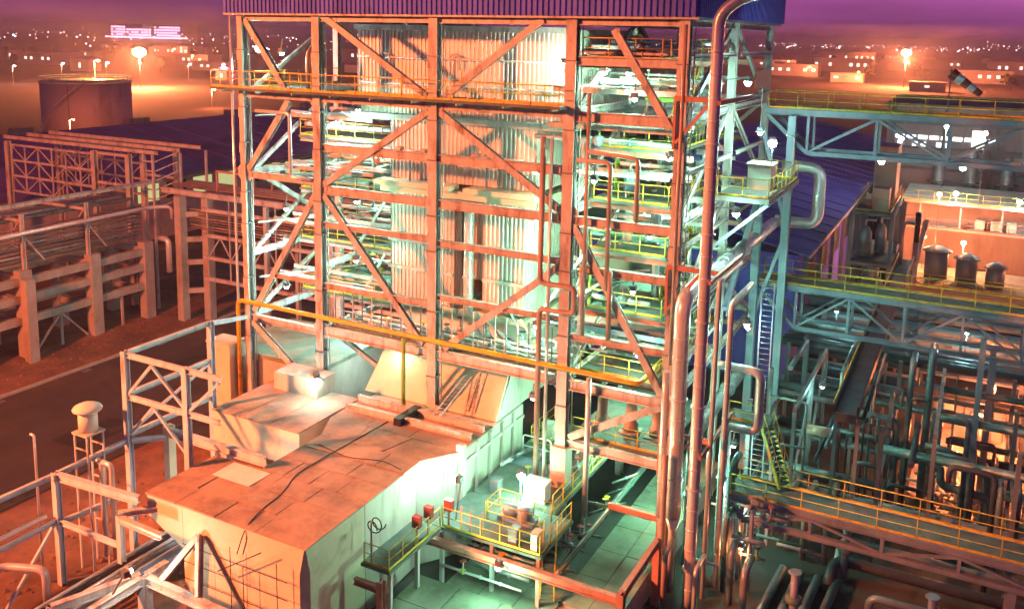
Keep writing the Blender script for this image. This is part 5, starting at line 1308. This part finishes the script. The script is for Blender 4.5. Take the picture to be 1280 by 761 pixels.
street((-161, 113, 0), 21, 'lamp pole rising over the storage tank rim', 'lens_sodium', .5, 16000, (1, .5, .16))
lamp((29.6, 3.5, 5.6), 'green white lamp over the long slab roof', 1200, GW, aim=(0, -.2, -1), arm=(30.2, 3.5, 6), r=.14)
lamp((2.0, 1.6, 15.5), 'pale blue lamp inside the outermost bay', 900, (.55, .95, 1), aim=(0, -.2, -1), arm=(.2, 1.6, 15.8), r=.16)
lamp((10.9, -19.4, 4.9), 'white lamp on the steelwork before the duct front', 330, (1, .95, .8), aim=(.3, 1, .1), arm=(9.6, -19.4, 3.3), r=.12)

# ================================================================== FINER STEEL AND PIPE CLUTTER
random.seed(77)
# bolted splice plates and conduits on the front columns
for x, w_ in zip(CX, (.42, .56, .60, .62, .56)):
    for z in (8.4, 12.6, 16.4, 18.6, 22.0, 24.4, 28.2):
        if x == 15.2 and z < 8: continue
        MB().box(x - w_ / 2 - .035, x + w_ / 2 + .035, -.315, -.278, z - .32, z + .32).build('splice_plate', 'steel', T)
        MB().box(x - w_ / 2 - .05, x + w_ / 2 + .05, -.33, .33, z + .36, z + .42).build('stiffener_plate', 'steel_dark', T)
    for k, dx in enumerate((-.12, .1)):
        MB().tube([(x + dx + w_ * .6, .12 + k * .12, 6.9), (x + dx + w_ * .6, .12 + k * .12, 30.4)], .04, 5).build('conduit', ('steel_dark', 'jacket')[k], T)
# secondary beams and plan bracing inside the bays
for z in (12.0, 16.0, 18.9, 22.2, 25.0, 27.4):
    for y in (3.4, 6.6, 13.2):
        MB().ibar((24.4, y, z), (30.1, y, z), .16, .24).build('secondary_beam', 'steel', T)
    MB().bar((24.4, 3.4, z - .2), (30.0, 9.6, z - .2), .1).build('plan_brace', 'steel', T)
    MB().bar((30.0, 3.4, z - .26), (24.4, 9.6, z - .26), .1).build('plan_brace', 'steel', T)
for z in (12.9, 16.8, 20.6, 24.2):
    for y in (2.2, 4.2, 8.4):
        MB().ibar((.4, y, z), (9.0, y, z), .16, .24).build('secondary_beam', 'steel', T)
    MB().bar((.5, .5, z), (6.0, 9.5, z), .12).build('plan_brace', 'steel', T)
    MB().bar((6.0, .5, z - .08), (.5, 9.5, z - .08), .12).build('plan_brace', 'steel', T)
for (a, b_, z0, z1) in ((6.8, 9.0, 11.5, 15), (6.8, 9.0, 15.5, 18.6), (20.4, 23.7, 12.2, 17), (20.4, 23.7, 17.6, 22)):
    brace(T, (a, 3.6, z0), (b_, 3.6, z1), .18)
# vertical hangers behind the front beams
for i in range(22):
    x = 7.2 + i * .76
    MB().bar((x, .34, 10.55 + (i % 3) * .1), (x, .34, 13.2), .06).build('hanger', ('steel', 'steel_dark')[i % 2], T)
for i in range(10):
    x = 15.9 + i * .8
    MB().bar((x, 2.6, 13.0 - (i % 4) * .5), (x + .8, 3.4, 10.6), .12).build('hanger', ('steel_blue', 'steel_dark', 'steel_red')[i % 3], T)
# horizontal runs with flanges and valve bodies on every bay level
def run(p, q, r, m_, label, group):
    o = MB().tube([p, q], r, 8, 0, 1.3, r * .55).build('pipe', m_, None, label, 'pipe', group)
    P = Vector(p).lerp(Vector(q), random.uniform(.25, .75))
    if random.random() < .6:
        MB().lathe(P, [(r, -r * 2), (r * 2.1, -r), (r * 2.1, r), (r, r * 2)], 8).build('valve_body', random.choice(('steel_red', 'steel_dark', 'pipe_green', 'steel_blue')), o)
        MB().tube([P, P + Z * (r * 2 + .45)], .035, 5).build('valve_stem', 'steel', o)
        MB().lathe(P + Z * (r * 2 + .45), [(.16, -.02), (.2, 0), (.16, .03)], 8).build('hand_wheel', random.choice(('black', 'box_red', 'pipe_yellow')), o)
    return o
for z in (10.6, 14.2, 17.7, 20.6, 23.6):
    for i in range(6):
        y = 2.9 + i * 2.0 + random.uniform(-.4, .4); h = random.uniform(.25, 1.5)
        r = random.choice((.07, .09, .12, .16))
        x0 = random.choice((20.5, 22.4, 24.4)); x1 = random.choice((28.0, 29.0))
        run((x0, y, z + h), (x1, y, z + h), r, random.choice(('jacket', 'steel', 'jacket_old', 'vessel_green', 'pipe_red', 'plain_white')), 'one of the level thin pipes over the %s platform of the pipe bay' % {10.6: 'lowest', 14.2: 'fifth', 17.7: 'fourth', 20.6: 'third', 23.6: 'second'}[z], 'level pipes over bay platform %d' % z)
for z in (11.2, 15.0, 18.7, 22.5):
    for i in range(3):
        y = 5.2 + i * 2.6 + random.uniform(-.3, .3); h = random.uniform(.4, 2.0)
        run((.9, y, z + h), (8.9, y, z + h), random.choice((.08, .12, .18)), random.choice(('jacket', 'steel', 'jacket_old', 'vessel_green', 'pipe_red')), 'one of the level pipes over the %s platform beside the casing' % {11.2: 'lowest', 15.0: 'third', 18.7: 'second', 22.5: 'upper'}[z], 'level pipes beside the casing %d' % z)
for z in (29.0, 27.0, 24.9):
    for i in range(3):
        run((22.9, 2.4 + i * 3.2, z + i * .3), (29.4, 2.4 + i * 3.2, z + i * .3), random.choice((.09, .14)), random.choice(('jacket', 'vessel_green', 'steel')), 'one of the level thin pipes round the topmost platform of the pipe bay', 'level pipes round the topmost platform')
# the tower side above the risers
for z in (12.4, 15.2, 18.9, 22.9, 26.2, 29.0):
    MB().ibar((30.75, .6, z), (30.75, 9.4, z), .16, .24).build('side_girt', 'steel', T)
    MB().ibar((30.75, 10.6, z), (30.75, 19.4, z), .16, .24).build('side_girt', 'steel', T)
sc_ = thing('side_cable_ladder', 'cable ladder climbing the tower side behind the risers', 'cable tray', (31.0, 3.4, 3))
for y in (3.0, 3.7):
    MB().bar((31.05, y, 8.9), (31.05, y, 29.8), .06, .1).build('stringer', 'jacket', sc_)
rm_ = shared('cl_rung', lambda b: b.bar((0, -.33, 0), (0, .33, 0), .04), 'rung', 'jacket')
for i in range(50):
    link('rung', rm_, (31.05, 3.35, 9.2 + i * .41), sc_)
# drops, loops and cross runs thickening the dark rack
for i in range(34):
    x = random.uniform(33.5, 50); y = random.choice((6.9, 8.9, 10.4, 11.6, 12.9, 14.2, 15.2, 17.4, 18.4)) + random.uniform(-.2, .2)
    h = random.uniform(2.6, 8.8); r = random.choice((.07, .09, .12, .16))
    dx = random.choice((-1, 1)) * random.uniform(.8, 2.6)
    pts = [(x, y, .02), (x, y, h), (x + dx, y, h)]
    if i % 3 == 0: pts.append((x + dx, y, h - random.uniform(.8, 2)))
    if i % 3 == 1: pts = [(x, y, .02), (x, y, h), (x, y + 2.2, h)]
    pipe(pts, r, random.choice(('pipe_shaded', 'steel_dark', 'dark_equip', 'pipe_shaded', 'jacket_old')), 'one of the thin standpipes tangled through the dark rack', 'standpipes in the dark rack', n=8)
for i in range(14):
    x = random.uniform(34, 56); z = random.choice((3.6, 5.6, 6.6, 8.8, 9.4)); y0 = random.choice((6.8, 12.8, 19))
    pipe([(x, y0, z), (x, y0 + random.choice((6, 12, 16)), z)], random.choice((.08, .12, .18)), random.choice(('pipe_shaded', 'steel_dark', 'dark_equip')), 'one of the thin pipes running back through the dark rack', 'pipes running back in the dark rack', n=8)
for x in (36, 43.5, 50.5):
    for y0, y1 in ((6.9, 12.7), (12.9, 18.5)):
        MB().bar((x, y0, 8.5), (x, y1, 8.5), .2, .28).build('beam', 'steel_dark', LW)
        MB().bar((x, y0, 2.7), (x, y1, 8.3), .14).build('brace', 'steel_dark', LW)
    for y in (6.8, 12.8, 18.6):
        MB().bar((x, y, .02), (x, y, 8.36), .22).build('post', 'steel_dark', LW)
for i in range(12):
    x = 31.9 + random.uniform(0, 4.5); y = random.uniform(-3.5, 5.5); h = random.uniform(1.6, 5)
    run((x, y, h), (x + random.uniform(1.2, 2.6), y, h), random.choice((.08, .11)), random.choice(('vessel_green', 'jacket', 'jacket_old')), 'one of the short pipes among the riser feet', 'short pipes among the riser feet')
# pipe tangle along the lower edge of the railed deck
for i in range(10):
    y = -6.5 + i * 1.25
    run((25.6, y, random.uniform(1.6, 3.3)), (27.3, y + .3, random.uniform(1.8, 3.3)), .08, random.choice(('vessel_green', 'jacket', 'steel_dark')), 'one of the short green lit pipes beside the railed deck', 'short pipes beside the railed deck')
# rubble on the red earth
rb = MB()
for i in range(620):
    x = random.uniform(-7, 10.5); y = random.uniform(-29, -2); s_ = random.choice((.05, .07, .1, .16, .25)) * random.uniform(.7, 1.3)
    if random.random() < .3: x, y = random.gauss(.5, 1.6), random.gauss(-10, 3)
    vs = []
    for j in range(5):
        t = j * 1.257 + random.uniform(-.2, .2)
        vs.append((x + s_ * math.cos(t), y + s_ * math.sin(t), .06))
    rb.add(vs + [(x + s_ * .2, y, .1 + s_ * .8)], [(0, 1, 5), (1, 2, 5), (2, 3, 5), (3, 4, 5), (4, 0, 5)])
rb.build('rubble', 'earth', None, 'loose stones and clods scattered over the red earth', 'rubble', kind='stuff')
rb = MB()
for i in range(500):
    x = random.uniform(-33, -25); y = random.uniform(-8, 24); s_ = random.choice((.06, .1, .18)) * random.uniform(.7, 1.3)
    vs = [(x + s_ * math.cos(j * 1.257), y + s_ * math.sin(j * 1.257), .05) for j in range(5)]
    rb.add(vs + [(x + s_ * .2, y, .08 + s_ * .7)], [(0, 1, 5), (1, 2, 5), (2, 3, 5), (3, 4, 5), (4, 0, 5)])
rb.build('rubble', 'earth', None, 'loose stones scattered on the verge before the concrete rack', 'rubble', kind='stuff')
# small houses and trees of the far plain
hm1 = {}
for i in range(46):
    if i < 26: x, y = random.uniform(-1100, -330), random.uniform(330, 900)
    else: x, y = random.uniform(-260, 90), random.uniform(640, 1700)
    w_, h_ = random.uniform(8, 26), random.uniform(3.5, 8)
    t = thing('far_house', 'one of the small dim houses dotted over the far plain', 'house', (x, y, 0), 'houses of the far plain')
    MB().box(x - w_ / 2, x + w_ / 2, y, y + 9, .01, h_).build('wall', 'wall_far', t)
    MB().add([(x - w_ / 2 - .5, y - .5, h_), (x + w_ / 2 + .5, y - .5, h_), (x + w_ / 2 + .5, y + 9.5, h_), (x - w_ / 2 - .5, y + 9.5, h_), (x - w_ / 2 - .5, y + 4.5, h_ + 2), (x + w_ / 2 + .5, y + 4.5, h_ + 2)], [(0, 1, 5, 4), (2, 3, 4, 5), (0, 4, 3), (1, 2, 5), (0, 3, 2, 1)]).build('roof', 'roof_violet', t)
    if i % 2:
        MB().box(x - 1, x + 1, y - .1, y - .02, h_ * .3, h_ * .7).build('window', 'lit_window', t)
def far_tree(x, y, s_):
    t = thing('far_tree', 'one of the dark trees dotted over the far plain', 'tree', (x, y, 0), 'trees of the far plain')
    MB().tube([(x, y, 0), (x, y, s_)], .25, 5).build('trunk', 'black', t)
    c = MB()
    for k in range(70):
        a = random.uniform(0, 6.28); e = random.uniform(-.7, 1.4); r_ = s_ * random.uniform(.3, .8)
        p = Vector((x + r_ * math.cos(a) * math.cos(e), y + r_ * math.sin(a) * math.cos(e), s_ * 1.3 + r_ * math.sin(e)))
        d = Vector((random.uniform(-1, 1), random.uniform(-1, 1), random.uniform(-1, 1))) * s_ * .28
        f = Vector((random.uniform(-1, 1), random.uniform(-1, 1), random.uniform(-1, 1))) * s_ * .28
        c.add([p - d, p + f, p + d, p - f], [(0, 1, 2, 3)])
    c.build('crown', 'leaf', t)
for i in range(44):
    if i < 26: far_tree(random.uniform(-900, -260), random.uniform(300, 760), random.uniform(3, 5.5))
    else: far_tree(random.uniform(-240, 90), random.uniform(480, 1300), random.uniform(3.5, 6))
# lamps that tint the dark rack and the tower side
lamp((36.8, 11.6, 8.4), 'teal lamp among the dark pipes near the cable gallery', 170, (.35, 1, .85), arm=(36.8, 12.7, 8.5), r=.12)
lamp((44.6, 23.2, 9.9), 'teal lamp over the upper rack pipes', 380, (.35, .95, 1), arm=(44.6, 23.2, 8.4), r=.12)
lamp((35.8, 24.0, 9.8), 'teal lamp over the rack pipes next to the tower', 330, (.35, .95, 1), arm=(35.8, 24, 8.4), r=.12)
lamp((32.4, 4.6, 20.2), 'teal lamp on the tower side behind the tallest riser', 900, (.5, 1, .85), arm=(30.9, 4.6, 20.4), r=.2)
lamp((32.3, 6.0, 27.5), 'teal lamp on the tower side near the hood', 800, (.5, 1, .9), arm=(30.9, 6, 27.6), r=.2)
lamp((21.5, 1.6, 12.6), 'mint lamp behind the valve row next to the fourth column', 900, GW, arm=(23.8, 1.6, 12.9), r=.16)
lamp((11.5, 1.5, 9.6), 'mint lamp under the valve strip over the sloping plate', 110, GW, arm=(11.5, 1.5, 10.3), r=.12)
lamp((8.8, 3.4, 7.4), 'mint lamp beside the sloping plate behind the second column', 500, (.6, 1, .9), aim=(-.5, -.3, -.6), arm=(9.7, 3.4, 7.7), r=.14)

BL = [(2.6, .9, 28.4, 'outermost bay, near the hood', 420), (2.7, .9, 17.9, 'outermost bay, mid height', 420), (2.6, .9, 12.4, 'outermost bay, above the yellow pipe', 420),
      (8.3, 1.6, 24.9, 'second bay, under the casing walkway', 420), (8.3, 1.4, 18.9, 'second bay, by the casing ledge', 420), (8.2, 1.4, 14.9, 'second bay, above the valve row', 420),
      (21.2, 1.6, 22.0, 'third bay, beside the upper casing', 200), (21.4, 1.5, 19.2, 'third bay, above the beam crossing', 220), (21.6, 1.2, 8.2, 'third bay, under the lower beam', 380),
      (27.4, 1.0, 26.6, 'pipe bay, above the second platform', 420), (25.2, 1.0, 21.9, 'pipe bay, above the third platform', 420), (28.6, 1.0, 19.1, 'pipe bay, above the fourth platform', 420), (27.8, .9, 15.9, 'pipe bay, above the fifth platform', 420), (28.3, .8, 12.3, 'pipe bay, above the lowest platform', 420),
      (32.3, 10, 24.3, 'tower side, above the balcony', 420), (32.6, 8.6, 12.4, 'tower side, below the balcony', 380), (32.9, 5.2, 6.2, 'tower side, near the riser feet', 300)]
for x, y, z, nm, pw in BL:  # soft fill lamps added to brighten the column sides and bays
    lamp((x, y, z), 'small mint white fill lamp in the ' + nm, pw * .75, (.42, 1, .70), aim=(0, .1, -1), arm=(x, y + .1, z + .9), r=.15)
# clutter on and under the railed deck
for i in range(16):
    x = random.uniform(20.2, 24.6); y = random.uniform(-2.8, 6.8)
    run((x, y, random.uniform(3.95, 4.4)), (x + random.uniform(-.2, .2), y + random.uniform(1.0, 2.4), random.uniform(3.95, 4.4)), random.choice((.06, .08, .11)), random.choice(('vessel_green', 'jacket', 'steel_dark', 'jacket_old')), 'one of the short pipes lying about the green lit deck', 'short pipes on the green lit deck')
for i, (x, y, w_, h_, m_) in enumerate(((20.9, 5.2, .8, 1.1, 'cabinet'), (24.3, 3.2, .5, .9, 'vessel_green'), (21.2, -2.6, .5, .7, 'steel_dark'), (24.6, -6.8, .5, .8, 'steel_dark'), (25.9, -6.9, .35, 1.0, 'cabinet'))):
    c = thing('deck_box', '%s box on the railed deck, %s' % ({'cabinet': 'cream', 'vessel_green': 'green', 'steel_dark': 'dark'}[m_], ('by the far corner rail', 'behind the column jacket', 'beside the duct wall post', 'before the railed pit', 'in the front corner')[i]), 'box', (x, y, 3.8))
    MB().box(x - w_ / 2, x + w_ / 2, y - .3, y + .3, 3.81, 3.8 + h_).build('case', m_, c); MB().box(x - w_ / 2 - .04, x + w_ / 2 + .04, y - .34, y + .34, 3.81 + h_, 3.85 + h_).build('lid', m_, c)
for i in range(6):
    run((20.8 + (i % 3) * .6, -7.9 + i * .5, 2.0 + (i % 2) * .7), (25.6, -7.9 + i * .5, 2.0 + (i % 2) * .7), (.07, .1, .13)[i % 3], ('jacket', 'vessel_green', 'jacket_old')[i % 3], '%s of the level pipes slung under the railed deck front' % ords_[i], 'pipes slung under the deck front')
for i, (x, y, w_, d_, h_) in enumerate(((42.5, -5.6, 2.2, 1.4, 1.5), (46.5, -6.6, 3.0, 1.6, 1.1), (39.6, -9.0, 1.6, 1.2, 1.8), (49.5, -4.0, 1.8, 2.0, 1.6), (44.5, -9.8, 2.4, 1.2, 1.2))):
    v = thing('equipment_skid', 'dark box shaped equipment skid below the lowest bridge, %s from the risers' % ords_[i], 'machine', (x, y, 0))
    MB().box(x - w_ / 2, x + w_ / 2, y - d_ / 2, y + d_ / 2, .2, h_).build('case', 'dark_equip', v); MB().box(x - w_ / 2 - .15, x + w_ / 2 + .15, y - d_ / 2 - .15, y + d_ / 2 + .15, .02, .19).build('base', 'steel_dark', v)
    MB().tube([(x, y, h_), (x, y, h_ + .8), (x + 1.3, y, h_ + .8)], .12, 8, .25).build('outlet', 'pipe_shaded', v)
    MB().lathe((x - w_ * .25, y, h_), [(.3, .01), (.3, .3), (.1, .4)], 12).build('cover', 'steel_dark', v)
stair('deck_stairs', 'yellow stairs dropping from the railed deck toward the slab roof', (26.9, -7.6, 1.7), (26.0, -5.4, 3.75), .7, side=(.92, .38, 0))
# road wear: patches and drain covers
for i, (x, y, a, b_) in enumerate(((-14, -6, 3.2, 5), (-18.5, 8, 2.4, 7), (-11, 14, 2.8, 4), (-20.5, -14, 2, 6), (-12.5, 24, 3, 6), (-9.6, -16, 1.6, 5))):
    MB().box(x, x + a, y, y + b_, .031, .036).build('road_patch', 'asphalt_patch', bpy.data.objects['road'])
for i in range(6):
    MB().box(-23.9, -23.3, -12 + i * 8, -11.2 + i * 8, .031, .045).build('drain_cover', 'steel_dark', bpy.data.objects['road'])
# ================================================================== DUSK HAZE
hz = MB().box(-5200, 5200, -480, 6200, -1.3, 39.5).build('haze', 'steel', None, 'thin violet dusk haze over the whole site', 'haze', kind='stuff')
hm = bpy.data.materials.new('haze'); hm.use_nodes = True
hm.node_tree.nodes.clear()
ho = hm.node_tree.nodes.new('ShaderNodeOutputMaterial'); hv = hm.node_tree.nodes.new('ShaderNodeVolumePrincipled')
hv.inputs['Color'].default_value = (.92, .86, .95, 1); hv.inputs['Density'].default_value = .0004; hv.inputs['Anisotropy'].default_value = .2
hm.node_tree.links.new(hv.outputs[0], ho.inputs['Volume'])
hz.data.materials.clear(); hz.data.materials.append(hm)
